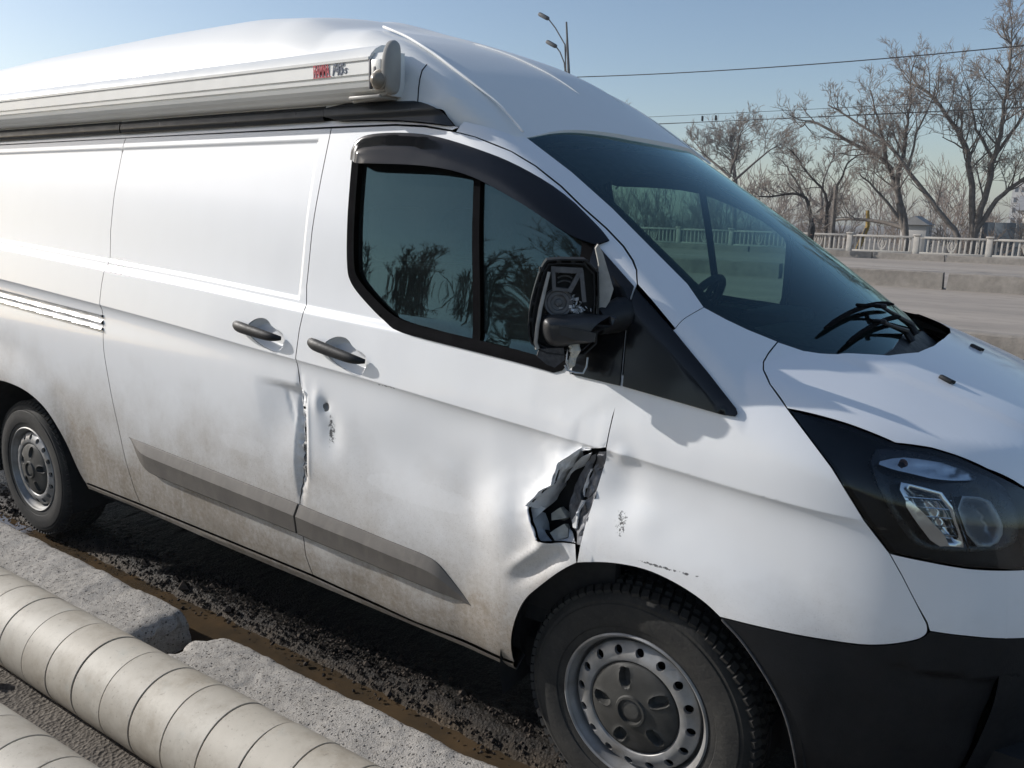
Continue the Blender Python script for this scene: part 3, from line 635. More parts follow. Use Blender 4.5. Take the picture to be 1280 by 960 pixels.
# ------------------------------------------------------------------ front end
for sg in (1,-1):
    # upper bumper, lower bumper: side pieces
    up=[(.578,.945),(.649,.935),(.722,.922),(.85,.905),(.85,.752),(.741,.771),(.671,.780),(.664,.80),(.640,.84),(.606,.90)]
    bu=panel('bumper_corner',up,side_map(0,None,exact=True),M['paint'],van,.018,sgn=sg,depth=.02,gap=.0010)
    lo=[(.671,.778),(.741,.769),(.85,.750),(.86,.26),(.46,.24),(.445,.33),(.436,.43)]+chaikin([(.436,.43),(.409,.521),(.367,.595),(.299,.676),(.244,.715)],2)[1:]+[(.28,.717),(.355,.719),(.44,.719),(.541,.723),(.598,.735),(.649,.754),(.664,.766)]
    def boff(x,z):
        # raised brow running forward from a point behind the fog lamp
        t=x-.585; zl=.695-.16*np.clip(t,0,1); fl=.60-.5*np.clip(t,0,1)
        a=sst(-.01,.02,t)*sst(-.004,.012,zl-z)*sst(-.30,.02,t*.0+.02)
        return -.002-.016*a*sst(.0,.10,t)*sst(.0,.05,(z-.35))-.012*np.exp(-((x-.80)/.07)**2-((z-.55)/.06)**2)
    panel('bumper_side',lo,side_map(0,None,off=boff,exact=True),M['bumper'],van,.016,sgn=sg,depth=.03,gap=.0006)
    al=MB(); AR=chaikin([(.248,.712),(.303,.672),(.371,.592),(.412,.520),(.438,.43),(.446,.34)],2)
    al.tube([(x,-sg*(float(side_map(0,None,exact=True)(np.array([x]),np.array([z]))[0,1])-.001),z) for x,z in AR],[.002]+[.0032]*(len(AR)-2)+[.002],6); al.build('arch_lip',M['staygrey2'],van)
    # headlight
    tip=HLT+[(.835,.62,1.02),(.84,.66,.95)]+HLB[::-1][:-1]
    ph=18
    def inoff(x,q): return -.055
    hl=panel('headlight',q3(ph,tip),side_map(ph,None,off=lambda x,q:-.075*sst(.34,.50,x)-.012,),M['bumper'],van,.016,sgn=sg,depth=0,gap=.002)
    panel('lens',q3(ph,tip),side_map(ph,None,off=.001),M['lens'],hl,.016,sgn=sg,depth=.012,gap=.003)
    sm=side_map(ph)
    def HP(x,z,d):
        # point d inside the lens surface at side position x,z
        y=float(side_map(0,None,exact=True)(np.array([x]),np.array([z]))[0,1]); return Vector((x,-sg*(y-d),z))
    # bezel: dark hood between lamp units, indicator and main reflector bowls
    def patch(nm,P,d,mat,bul=0.):
        P=chaikin(P,1,True); A=np.array(P)
        def f(x,z):
            y=side_map(0,None,exact=True)(x,z)[:,1]; e=dist_poly(A,np.stack([x,z],1)); return np.stack([x,y-d-bul*sst(0,.05,e),z],1)
        return panel(nm,P,f,mat,hl,.010,sgn=sg,depth=.02,gap=0)
    patch('lamp_bezel',[(.50,1.150),(.56,1.156),(.64,1.140),(.72,1.108),(.775,1.060),(.80,1.00),(.795,.945),(.70,.945),(.625,.950),(.59,.985),(.545,1.06)],.040,M['bezel'],.02)
    patch('indicator',[(.520,1.131),(.563,1.143),(.603,1.139),(.653,1.130),(.726,1.097),(.643,1.101),(.588,1.114),(.560,1.119)],.016,M['chrome'],.022)
    patch('reflector',[(.566,1.096),(.607,1.089),(.667,1.072),(.713,.960),(.688,.962),(.657,.964),(.609,1.030)],.024,M['chrome'],.045)
    patch('reflector',[(.673,1.070),(.734,1.062),(.756,1.031),(.774,.992),(.763,.958),(.720,.961)],.028,M['lampbowl'],.05)
    fl=MB()
    for i in range(6):
        z=1.066-.019*i; x0=.590+.013*i; fl.tube([HP(x0,z,.022),HP((x0+.672+.007*i)/2,z-.004,.030),HP(.672+.007*i,z-.008,.030)],.0016,5)
    fl.tube([HP(.668,1.075,.018),HP(.690,1.02,.020),HP(.717,.957,.018)],.0022,5)
    fl.build('reflector_rib',M['chrome'],hl)
    sp_=patch('reflector_strip',[(.588,1.057),(.604,1.061),(.690,.968),(.657,.963),(.612,1.022)],.016,M['chrome'],.004)
    bl=MB(); bl.lathe([(0,.0),(.008,.002),(.010,.008),(.006,.02)],16,Matrix.Translation(HP(.572,1.130,.030))@Matrix.Rotation(R(90*sg),4,'X')); bl.build('bulb',M['amber'] if 'amber' in M else M['red'],hl)
# centre of the front: upper bumper, grille, lower bumper (faces forward)
panel('bumper_centre',[(-.80,.905),(.80,.905),(.80,.7575),(-.80,.7575)],front_map(.0),M['paint'],van,.03,depth=.02,gap=.002)
gr=panel('grille',[(-.62,1.06),(.62,1.06),(.72,.985),(.70,.908),(-.70,.908),(-.72,.985)],front_map(-.02),M['black'],van,.03,depth=.02,gap=.002)
gb=MB()
for i in range(4):
    z=.935+.033*i; P=[]
    for k in range(17):
        y=-.66+.0825*k; P.append(tuple(front_map(-.006)(np.array([y]),np.array([z]))[0]))
    gb.tube(P,.009,6)
gb.build('grille_bar',M['steel'],gr)
panel('front_bumper',[(-.80,.7555),(.80,.7555),(.80,.26),(-.80,.26)],front_map(-.002),M['bumper'],van,.03,depth=.03,gap=.002)
# ------------------------------------------------------------------ underside, arches, rear, cabin
ub=MB(); ub.box((-1.95,0,.33),(4.6,1.70,.10)); ub.box((.55,0,.36),(.7,1.5,.2)); ub.box((-1.4,-.70,.30),(1.9,.10,.09)); ub.tube([(-.6,.25,.28),(-3.9,.25,.27)],.04,10); ub.build('underbody',M['dark'],van)
for cx in (.03,-3.29):
    for sg in (1,-1):
        b=MB(); n=26; r=.435 if cx>0 else .47; V=[];Fc=[]
        for i in range(n+1):
            a=-.25+(math.pi+.5)*i/n; x,z=cx+r*math.cos(a),(.36 if cx>0 else .34)+r*math.sin(a)*(1. if cx>0 else .98)
            V+=[(x,-sg*.985,z),(x,-sg*.50,z)]
        for i in range(n): Fc.append((2*i,2*i+1,2*i+3,2*i+2))
        b.add(V,Fc); b.add([(cx-r,-sg*.5,.1),(cx+r,-sg*.5,.1),(cx+r,-sg*.5,.36+r),(cx-r,-sg*.5,.36+r)],[(0,1,2,3)]); b.build('arch_liner',M['dark'],van)
rd=MB()
for s in (1,-1):
    rd.box((-4.345,s*.44,1.18),(.04,.87,1.42),None,.015)
rd.box((-4.36,0,.48),(.12,1.8,.22),None,.03); rd.build('rear_door',M['paint'],van)
# cabin lining: floor, bulkhead, headlining, door cards, dashboard, seats, steering wheel
cb=MB(); cb.box((-1.30,0,.90),(.04,1.72,.95)); cb.box((-1.30,0,1.60),(.039,1.56,.46)); cb.box((-.6,0,.48),(1.5,1.75,.05)); cb.build('bulkhead',M['shade'],van)
hd=MB(); V=[];Fc=[]
for i in range(9):
    x=-1.3+i*.115
    for k in range(13):
        y=-.72+.12*k; V.append((x,y,min(1.86,float(G(np.array([x]),np.array([y]))[0])-.05)-.03*(abs(y)/.72)**2))
for i in range(8):
    for k in range(12): Fc.append((i*13+k,i*13+k+1,(i+1)*13+k+1,(i+1)*13+k))
hd.add(V,Fc); hd.build('headlining',M['shade'],van)
for sg in (1,-1):
    dc=MB(); dc.box((-.62,-sg*.865,.85),(1.05,.04,.70),None,.015); dc.box((-.75,-sg*.82,.98),(.55,.08,.05),None,.015); dc.build('door_card',M['shade'],van)
da=MB(); prof=[(.34,1.25),(.18,1.285),(.0,1.27),(-.12,1.235),(-.20,1.18),(-.22,1.05),(-.16,.85),(-.10,.6)]
V=[];Fc=[]
for k,y in enumerate(np.linspace(-.80,.80,17)):
    for x,z in prof:
        bx=.16*(y/.8)**2; V.append((x-bx*(1 if x>0 else .1),y,min(z+.02*math.cos(y*5)*(x<.05),float(G(np.array([x-bx]),np.array([y]))[0])-.03)))
for k in range(16):
    for i in range(len(prof)-1): Fc.append((k*8+i,k*8+i+1,(k+1)*8+i+1,(k+1)*8+i))
da.add(V,Fc); da.box((-.10,.40,1.27),(.20,.36,.07),None,.03); dash=da.build('dashboard',M['shade'],van)
st=MB(); Ms=Matrix.Translation((-.45,.40,1.25))@Matrix.Rotation(R(-58),4,'Y')
P=[Ms@Vector((.185*math.cos(2*math.pi*i/28),.185*math.sin(2*math.pi*i/28),0)) for i in range(29)]; st.tube(P,.016,8,False)
for a in (0,math.pi,math.pi*1.5): st.tube([Ms@Vector((.05*math.cos(a),.05*math.sin(a),-.01)),Ms@Vector((.175*math.cos(a),.175*math.sin(a),0))],.014,6)
st.lathe([(0,.015),(.05,.012),(.065,0),(.06,-.03),(.0,-.04)],20,Ms); st.tube([Ms@Vector((0,0,-.03)),(-.10,.40,1.05)],.035,8); st.build('steering_wheel',M['shade'],van)
for y0,w in ((.42,.48),(-.40,.86)):
    s_=MB(); s_.box((-.78,y0,.80),(.48,w,.16),None,.05)
    Mb=Matrix.Rotation(R(-14),4,'Y'); s_.box((-1.05,y0,1.15),(.13,w,.62),Mb,.05)
    for hy in ((0,) if w<.6 else (-.21,.21)): s_.box((-1.14,y0+hy,1.56),(.09,.26,.19),Mb,.035)
    s_.build('seat',M['seat'],van)
# ------------------------------------------------------------------ wheels
def wheel(cx,cy,sg,rot,name_label=None):
    RT=.343; cz=RT-.010; Mw=Matrix.Translation((cx,-sg*cy,cz))@Matrix.Rotation(R(90*sg),4,'X')@Matrix.Rotation(rot,4,'Z')
    # local z points outward from the van
    t=MB(); w=.107
    t.lathe([(.205,-w),(.235,-w-.004),(.29,-w-.006),(.320,-w+.004),(.331,-w+.022),(.333,-.05),(.333,.05),(.331,w-.022),(.320,w-.006),(.308,w+.0015),(.300,w+.001),(.297,w+.005),(.275,w+.008),(.255,w+.007),(.238,w+.003),(.236,w-.0005),(.222,w-.002),(.213,w-.006),(.207,w-.016)],96,Mw)
    nb=74
    for i in range(nb):
        a=2*math.pi*i/nb
        for z0,dz,aa,rr,dr,tw in ((w-.020,.028,0,.3315,.017,.80),(-w+.020,.028,.4,.3315,.017,.80),(.035,.032,.5,.336,.016,.7),(-.035,.032,.2,.336,.016,.7),(0,.028,.8,.336,.016,.7)):
            b=a+aa*2*math.pi/nb; L=2*math.pi*.338/nb*tw
            Mb=Mw@Matrix.Rotation(b,4,'Z')@Matrix.Translation((rr,0,z0))@Matrix.Rotation(R(-28 if z0==w-.020 else (28 if z0<-.05 else 0)),4,'Y')@Matrix.Rotation(R(14 if z0>.0 else -14),4,'X')
            x,y,z=dr/2,L/2,dz/2; V=[Mb@Vector(p) for p in ((-x,-y,-z),(x,-y*.85,-z*.85),(x,y*.85,-z*.85),(-x,y,-z),(-x,-y,z),(x,-y*.85,z*.85),(x,y*.85,z*.85),(-x,y,z))]
            t.add(V,[(0,3,2,1),(4,5,6,7),(0,1,5,4),(1,2,6,5),(2,3,7,6),(3,0,4,7)])
    ty=t.build('wheel',M['tyre'],van,auto=32); fixnormals(ty); ty.data.set_sharp_from_angle(angle=R(32))
    rm=MB()
    # rim barrel and disc with round vents
    rm.lathe([(.214,w-.012),(.2145,w-.002),(.210,w+.0015),(.205,w-.002),(.203,w-.012),(.197,w-.018),(.194,w-.040),(.190,w-.058),(.186,w-.060),(.184,w-.050),(.1838,w-.028)],96,Mw)
    rm.lathe([(.136,w-.010),(.128,w-.018),(.125,w-.03)],72,Mw)
    nh=16; out=[(.184*math.cos(2*math.pi*i/96),.184*math.sin(2*math.pi*i/96)) for i in range(96)]
    inn_=[(.135*math.cos(2*math.pi*i/72),.135*math.sin(2*math.pi*i/72)) for i in range(72)]
    hs=[[( .1635*math.cos(2*math.pi*h/nh)+.0125*math.cos(2*math.pi*i/16), .1635*math.sin(2*math.pi*h/nh)+.0125*math.sin(2*math.pi*i/16)) for i in range(16)] for h in range(nh)]
    verts=[];edges=[]
    for L in [out,inn_]+hs:
        n0=len(verts); verts+=[Vector(p) for p in L]; edges+=[(n0+i,n0+(i+1)%len(L)) for i in range(len(L))]
    for h in range(nh*2):
        for rr in (.146,.176): a=2*math.pi*(h+.5)/nh/2; verts.append(Vector((rr*math.cos(a),rr*math.sin(a))))
    v2,_,fc,_,_,_=delaunay_2d_cdt(verts,edges,[],0,1e-6); U=np.array([tuple(v) for v in v2]); T=np.array(fc); c_=U[T].mean(1)
    r_=np.hypot(c_[:,0],c_[:,1]); ok=(r_<.184)&(r_>.135)
    for L in hs: ok&=~inpoly(np.array(L),c_)
    def dz(r): return np.interp(r,[.135,.142,.150,.174,.184],[w-.009,w-.004,w-.006,w-.016,w-.028])
    V=[Mw@Vector((u[0],u[1],float(dz(np.hypot(*u))))) for u in U]; rm.add(V,[tuple(f) for f in T[ok]])
    for L in hs:
        V=[]; 
        for p in L: z=float(dz(np.hypot(*p))); V+=[Mw@Vector((p[0],p[1],z)),Mw@Vector((p[0],p[1],z-.012))]
        rm.add(V,[(2*i,2*((i+1)%16),2*((i+1)%16)+1,2*i+1) for i in range(16)])
    ri=rm.build('rim',M['steel'],ty,auto=40); fixnormals(ri); ri.data.set_sharp_from_angle(angle=R(40))
    bd=MB(); bd.lathe([(0,w-.12),(.19,w-.12),(.19,w-.07)],40,Mw); bd.build('brake_drum',M['dark'],ty)
    # hub cap: domed disc with five pockets and an oval-badged centre
    hc=MB(); cut=[]
    for k in range(5):
        a0=2*math.pi*k/5+.25
        def pl(u,v,a0=a0): return (u*math.cos(a0)-v*math.sin(a0),u*math.sin(a0)+v*math.cos(a0))
        cut.append(chaikin([pl(*p) for p in ((.068,-.014),(.112,-.020),(.120,.0),(.112,.016),(.075,.020),(.060,.004))],1,True))
    out=[(.128*math.cos(2*math.pi*i/72),.128*math.sin(2*math.pi*i/72)) for i in range(72)]
    def hz(x,y):
        r=np.hypot(x,y); z=w-.012+.022*np.cos(np.clip(r/.128,0,1)*math.pi/2)**.7
        z=z+.006*sst(.045,.042,r)-.010*sst(.036,.034,r)+.004*sst(.030,.024,r)
        for c in cut:
            q=np.stack([x,y],1); A=np.array(c); i=inpoly(A,q); d=dist_poly(A,q); z=z-np.where(i,.022*sst(0,.006,d),0)+np.where(~i,.0025*np.exp(-d/.004),0)
        return z
    gx,gy=np.meshgrid(np.arange(-.128,.128,.0042),np.arange(-.128,.128,.0042)); Q=np.stack([gx.ravel(),gy.ravel()],1); Q=Q[np.hypot(Q[:,0],Q[:,1])<.1255]
    verts=[Vector(p) for p in out]; edges=[(i,(i+1)%72) for i in range(72)]
    for c in cut:
        n0=len(verts); verts+=[Vector(p) for p in c]; edges+=[(n0+i,n0+(i+1)%len(c)) for i in range(len(c))]
    for rr_ in (.0465,.045,.042,.0405,.0365,.036,.034,.033,.030,.027,.024):
        n0=len(verts); verts+=[Vector((rr_*math.cos(2*math.pi*i/48),rr_*math.sin(2*math.pi*i/48))) for i in range(48)]; edges+=[(n0+i,n0+(i+1)%48) for i in range(48)]
    verts+=[Vector(p) for p in Q if not .022<np.hypot(*p)<.049]
    v2,_,fc,_,_,_=delaunay_2d_cdt(verts,edges,[],0,1e-6); U=np.array([tuple(v) for v in v2]); Zz=hz(U[:,0],U[:,1])
    hc.add([Mw@Vector((u[0],u[1],float(z))) for u,z in zip(U,Zz)],[tuple(f) for f in fc]); hc.lathe([(.128,w-.010),(.130,w-.014),(.126,w-.03)],72,Mw)
    c=hc.build('hub_cap',M['cap'],ty,auto=45); fixnormals(c)
    em=MB(); P=[Mw@Vector((.024*math.cos(2*math.pi*i/32),.012*math.sin(2*math.pi*i/32),w+.0085)) for i in range(33)]; em.tube(P,.0014,5,False); em.build('badge_ring',M['cap'],ty)
    for k in range(5):
        a=2*math.pi*(k+.5)/5+.25; p=Mw@Vector((.098*math.cos(a),.098*math.sin(a),w+.002)); 
    return ty
wheel(0,.828,1,.35); wheel(-3.30,.828,1,1.2); wheel(0,.828,-1,.9); wheel(-3.30,.828,-1,.1)
# ------------------------------------------------------------------ torn metal in the front door
def v2b(p): return Vector((p[0],-p[1],p[2]))
def sheet(name,P,mat,parent,crumple=.004,th=.0016,sub=4,seed=0,lift=0.):
    # a bent sheet of metal: fan of the outline, subdivided, crumpled and given thickness
    P=[(p[0]+lift*.57,p[1]+lift,p[2]+lift*.41) for p in P]
    bm=bmesh.new(); vs=[bm.verts.new(v2b(p)) for p in P]; c=bm.verts.new(sum((v.co for v in vs),Vector())/len(vs))
    for i in range(len(vs)): bm.faces.new((vs[i],vs[(i+1)%len(vs)],c))
    bmesh.ops.subdivide_edges(bm,edges=bm.edges[:],cuts=sub,use_grid_fill=True)
    bmesh.ops.triangulate(bm,faces=bm.faces[:])
    for v in bm.verts:
        a=v.co*70; k=math.sin(a.x*1.3+seed+math.sin(a.z*1.7))*math.sin(a.z*1.1+seed*2+math.cos(a.x*.9))
        edge=1 if not v.is_boundary else .4
        v.co.y-=crumple*k*edge; v.co.x+=crumple*.5*math.sin(a.z*2.1+seed)*edge
    bmesh.ops.recalc_face_normals(bm,faces=bm.faces)
    bm.normal_update(); old=list(bm.verts); of=list(bm.faces); oe=[e for e in bm.edges if e.is_boundary]; mp_={v:bm.verts.new(v.co-v.normal*th) for v in old}
    for f in of: bm.faces.new([mp_[v] for v in reversed(f.verts)])
    for e in oe: bm.faces.new((e.verts[0],e.verts[1],mp_[e.verts[1]],mp_[e.verts[0]]))
    bmesh.ops.recalc_face_normals(bm,faces=bm.faces)
    me=bpy.data.meshes.new(name); bm.to_mesh(me); bm.free(); me.materials.append(mat)
    for p in me.polygons: p.use_smooth=True
    me.set_sharp_from_angle(angle=R(28)); o=bpy.data.objects.new(name,me); link(o,parent); return o
F1=[(-.163,1.005,1.047),(-.186,1.015,1.029),(-.218,1.02,1.003),(-.224,1.022,.985),(-.234,1.025,.943),(-.265,1.028,.92),(-.304,1.03,.874),(-.284,.96,.851),(-.274,.92,.87),(-.259,.9,.906),(-.256,.9,.927),(-.224,.92,.97),(-.184,.95,1.011)]
def grown(P,s,dy):
    cx=sum(p[0] for p in P)/len(P); cz=sum(p[2] for p in P)/len(P); return [(cx+(p[0]-cx)*s,p[1]+dy,cz+(p[2]-cz)*s) for p in P]
sheet('torn_flap',grown(F1,1.08,-.008),M['paint'],doorR,.007,seed=1)
te=MB(); rim=[]; rj=random.Random(3)
_tp=dens(TEAR[1:13],.009); _k=int(np.argmin(np.hypot(_tp[:,0]-TEAR[12][0],_tp[:,1]-TEAR[12][1])))
for x,z in _tp[:_k+1]:
    y=float(W(np.array([x]),np.array([z]))[0]+DMG(np.array([x]),np.array([z]))[0]); rim.append((x+rj.uniform(-.0015,.0015),-(y+.001+rj.uniform(0,.003)),z+rj.uniform(-.0015,.0015)))
te.tube(rim,[.0015]+[rj.uniform(.0016,.0042) for _ in rim[2:]]+[.0015],6); te.build('torn_edge',M['paint'],doorR,auto=60)
sheet('torn_flap',[(-.181,.955,1.013),(-.146,.96,1.033),(-.193,.91,.977),(-.229,.905,.954),(-.262,.895,.909),(-.253,.905,.929),(-.221,.925,.972)],M['primer'],doorR,.004,seed=2,lift=.030)
sheet('torn_flap',grown([(-.318,.998,.876),(-.281,.972,.853),(-.306,.992,.82),(-.332,1.000,.850)],1.12,-.006),M['primer'],doorR,.003,seed=3)
sheet('torn_flap',grown([(-.330,.992,.845),(-.301,.93,.817),(-.296,.92,.79),(-.290,.925,.771),(-.288,.94,.765),(-.262,.965,.765),(-.285,.986,.758),(-.318,.992,.785)],1.14,-.004),M['primer'],doorR,.003,seed=4)
sheet('torn_flap',[(-.245,.985,.770),(-.214,.96,.781),(-.214,.945,.805),(-.201,.95,.801),(-.183,.97,.792),(-.165,.985,.776),(-.202,.99,.765)],M['primer'],doorR,.004,seed=5)
for P,s in (([(-.269,.9,.839),(-.249,.9,.813),(-.296,.9,.794),(-.299,.9,.814)],6),([(-.245,.92,.803),(-.23,.92,.793),(-.225,.93,.774),(-.26,.94,.757),(-.289,.92,.766)],7)):
    sheet('foam_block',P,M['foam'],doorR,.003,.022,3,s,.035)
S=[[(-.154,.95,1.022),(-.137,.95,1.031),(-.16,.93,.978),(-.182,.92,.94),(-.186,.92,.896),(-.186,.93,.876),(-.186,.95,.799),(-.214,.93,.812),(-.231,.92,.845),(-.232,.91,.877),(-.218,.91,.923),(-.19,.92,.975)],
[(-.126,.96,1.041),(-.102,.965,1.047),(-.11,.955,.989),(-.129,.955,.934),(-.157,.95,.906),(-.17,.94,.903),(-.165,.94,.943),(-.146,.945,.99)],
[(-.123,.965,.937),(-.133,.97,.889),(-.14,.985,.807),(-.15,.985,.789),(-.168,.985,.784),(-.179,.96,.805),(-.173,.95,.885),(-.154,.955,.908)]]
for i,P in enumerate(S): sheet('hinge_pillar',P,M['innersteel'],doorR,.006,.002,5,8+i,.020)
for i,P in enumerate(([(-.147,.955,.991),(-.157,.95,.961),(-.17,.945,.929),(-.171,.945,.904),(-.176,.945,.917),(-.174,.945,.937),(-.159,.95,.972)],[(-.175,.955,.897),(-.163,.96,.901),(-.18,.96,.864),(-.181,.965,.82),(-.193,.96,.818),(-.2,.955,.835),(-.186,.955,.861)])):
    sheet('bent_bracket',P,M['primer'],doorR,.003,.004,3,12+i,.028)
cv=MB(); cv.box((-.22,-.845,.90),(.34,.02,.36)); cv.build('door_cavity',M['dark'],doorR,smooth=False)
# crumpled slivers standing up along the seam between the two doors
rs=random.Random(5)
for i in range(7):
    z=1.03-.045*i; x=-1.236+rs.uniform(-.006,.006); y=.982+rs.uniform(-.004,.006)-.012*math.exp(-((z-.87)/.12)**2)
    sheet('bent_edge',[(x-.004,y-.004,z+.02),(x+.007,y+.005,z+.016),(x+.008,y+.003,z-.028),(x-.002,y-.006,z-.02)],M['primer'] if i%2 else M['paint'],doorR,.002,.0012,2,i)

# ------------------------------------------------------------------ smashed mirror on the near door
o_=Vector((-.1996,1.0745,1.416)); nn=Vector((.55,.8352,0)); e1=Vector((.8352,-.55,0))
def mp(a,b,d): p=o_+e1*a+nn*d+Vector((0,0,b)); return Vector((p.x,-p.y,p.z))
SH=chaikin([(-.025,.120),(.095,.121),(.104,-.001),(.099,-.111),(-.009,-.116),(-.057,-.096),(-.070,-.062),(-.067,.004),(-.050,.074),(-.037,.106)],1,True)
def ringwall(mb,poly,t,d0,d1):
    A=np.array(poly); B=inset(A,t); n=len(A)
    V=[mp(*A[i],d0) for i in range(n)]+[mp(*A[i],d1) for i in range(n)]+[mp(*B[i],d1) for i in range(n)]+[mp(*B[i],d0) for i in range(n)]
    for k in range(3): mb.add([],[])
    mb.add(V,[((k*n+i),(k*n+(i+1)%n),((k+1)%4*n+(i+1)%n),((k+1)%4*n+i)) for k in range(4) for i in range(n)])
sh=MB(); ringwall(sh,SH,.004,-.095,.004); ringwall(sh,[tuple(p) for p in inset(np.array(SH),.010)],.003,-.03,-.004)
sh.prism([tuple(p) for p in inset(np.array(SH),.003)],-.050,-.045,mp)
for a,b in ((-.045,.055),(-.058,.01),(-.061,-.03),(.0,.113),(.035,.114),(.065,.113),(-.04,.093)):
    sh.box(mp(a,b,-.012),(.012,.014,.012),Matrix.Rotation(R(40),4,'Z'),.001)
mir=sh.build('side_mirror',M['black'],van,auto=30); fixnormals(mir)
fr=MB()
def bar(P,w,d0,d1):
    for i in range(len(P)-1):
        a,b=np.array(P[i]),np.array(P[i+1]); t=(b-a)/np.linalg.norm(b-a); nrm=np.array([-t[1],t[0]])*w/2
        fr.prism([tuple(a+nrm-t*w*.3),tuple(b+nrm+t*w*.3),tuple(b-nrm+t*w*.3),tuple(a-nrm-t*w*.3)],d0,d1,mp)
bar([(-.013,.094),(.055,.092)],.014,-.022,-.006); bar([(-.012,.094),(-.008,.045)],.009,-.023,-.005); bar([(.055,.093),(.030,.043)],.011,-.0225,-.0055); bar([(.056,.090),(.066,.02)],.010,-.022,-.0045)
bar([(-.010,.047),(.03,.044)],.008,-.024,-.007)
for i in range(3):
    P=[mp(.0+.036*k/8,.066+.012*i-.006*((k-4)/4)**2,-.028) for k in range(9)]; fr.tube(P,.0022,6)
fo=fr.build('mirror_bracket',M['mirrorgrey'],mir,auto=30); fixnormals(fo)
dm=MB(); Md=Matrix.Translation(mp(.004,.013,-.03))@Matrix(((e1.x,0,nn.x,0),(-e1.y,0,-nn.y,0),(0,1,0,0),(0,0,0,1)))
dm.lathe([(.036,0),(.036,.014),(.033,.018),(.029,.016),(.027,.018),(.020,.018),(.018,.013),(.010,.013),(.008,.017),(.004,.018),(0,.018)],40,Md); dmo=dm.build('mirror_motor',M['mirrorgrey'],mir,auto=30); fixnormals(dmo)
rd_=MB(); rd_.tube([mp(*p) for p in ((-.022,.088,.0),(-.030,.05,.002),(-.040,.0,.004),(-.046,-.045,.004),(-.049,-.085,.002),(-.044,-.100,.0))],[.004,.0045,.005,.005,.005,.006],8); rd_.build('mirror_stay',M['staygrey'],mir)
ar=MB(); AP=[(-.032,-.020),(.0,-.014),(.112,-.011),(.150,-.014),(.135,-.030),(.101,-.050),(.096,-.080),(.050,-.085),(.020,-.092),(-.010,-.092),(-.028,-.075),(-.036,-.048)]
A=np.array(chaikin(AP,2,True)); n=len(A); V=[];Fc=[]
for k,(ins,d) in enumerate(((.0,-.055),(.0,.008),(.004,.020),(.012,.030),(.020,.034))):
    Bq=inset(A,ins); V+=[mp(*p,d) for p in Bq]
for k in range(4): Fc+=[(k*n+i,k*n+(i+1)%n,(k+1)*n+(i+1)%n,(k+1)*n+i) for i in range(n)]
Fc+=[tuple(range(4*n,5*n))]; ar.add(V,Fc)
ar.prism([(.005,-.036),(.095,-.052),(.092,-.074),(.045,-.070),(.008,-.058)],.030,.039,mp)
aro=ar.build('mirror_arm',M['armplastic'],mir,auto=40); fixnormals(aro)
# sail between arm and pillar
sl=MB(); sl.prism([(.088,.146),(.094,.156),(.106,.136),(.122,.090),(.136,.050),(.128,.02),(.112,-.008),(.097,-.011),(.098,.05),(.098,.108)],-.045,-.012,mp); slo=sl.build('mirror_sail',M['staygrey'],mir,auto=30); fixnormals(slo)
nk=MB(); nk.tube([mp(.10,-.03,-.02),mp(.15,-.02,-.05),(-.10,-.90,1.40)],[.035,.042,.05],12); nk.build('mirror_neck',M['black'],mir)
fm=MB(); P=[(.045,-.080,.0),(.050,-.100,.006),(.044,-.118,.0),(.040,-.135,.004),(.032,-.146,.0)]; fm.tube([mp(*p) for p in P],[.010,.012,.009,.010,.005],9)
for i in range(26):
    t=rs.random(); p=mp(.048-.016*t+rs.uniform(-.009,.009),-.08-.065*t,rs.uniform(-.004,.012)); s=rs.uniform(.004,.011); fm.box(p,(s,s*.7,s*1.2),Matrix.Rotation(rs.uniform(0,3),4,'X')@Matrix.Rotation(rs.uniform(0,3),4,'Z'))
fm.build('torn_foam',M['foam'],mir,auto=25)
wr=MB(); wr.tube([mp(*p) for p in ((.024,-.138,.004),(.030,-.150,.006),(.050,-.155,.008),(.070,-.157,.006),(.078,-.14,.004),(.080,-.118,0.))],.0024,6); wr.tube([mp(.03,-.10,0),mp(.027,-.13,.01),mp(.04,-.16,.006)],.0016,5); wr.build('loose_wire',M['alum'],mir)
db=MB()
for i in range(46):
    a,b=rs.gauss(.045,.016),rs.gauss(.005,.012); s=rs.uniform(.003,.011); db.box(mp(a,b-.004,rs.uniform(-.03,-.008)),(s,s*.25,s*.8),Matrix.Rotation(rs.uniform(0,6),4,'X')@Matrix.Rotation(rs.uniform(0,6),4,'Z'))
db.build('mirror_fragments',M['primer'],mir,smooth=False)
lp=MB()
lp.prism([(-.04,-.100),(.02,-.095),(.024,-.125),(.0,-.145),(-.02,-.138),(-.045,-.118)],-.02,.004,mp); lpo=lp.build('broken_cover',M['staygrey2'],mir,auto=30); fixnormals(lpo)
# intact mirror on the far side
fm2=MB()
Mm=Matrix.Translation((-.10,1.045,1.335))@Matrix.Rotation(R(74),4,'Z')
fm2.box((0,0,0),(.09,.19,.22),Mm,.035); fm2.box((0,0,0),(.14,.10,.07),Matrix.Translation((-.06,.99,1.27)),.02); fm2.build('side_mirror',M['black'],van)

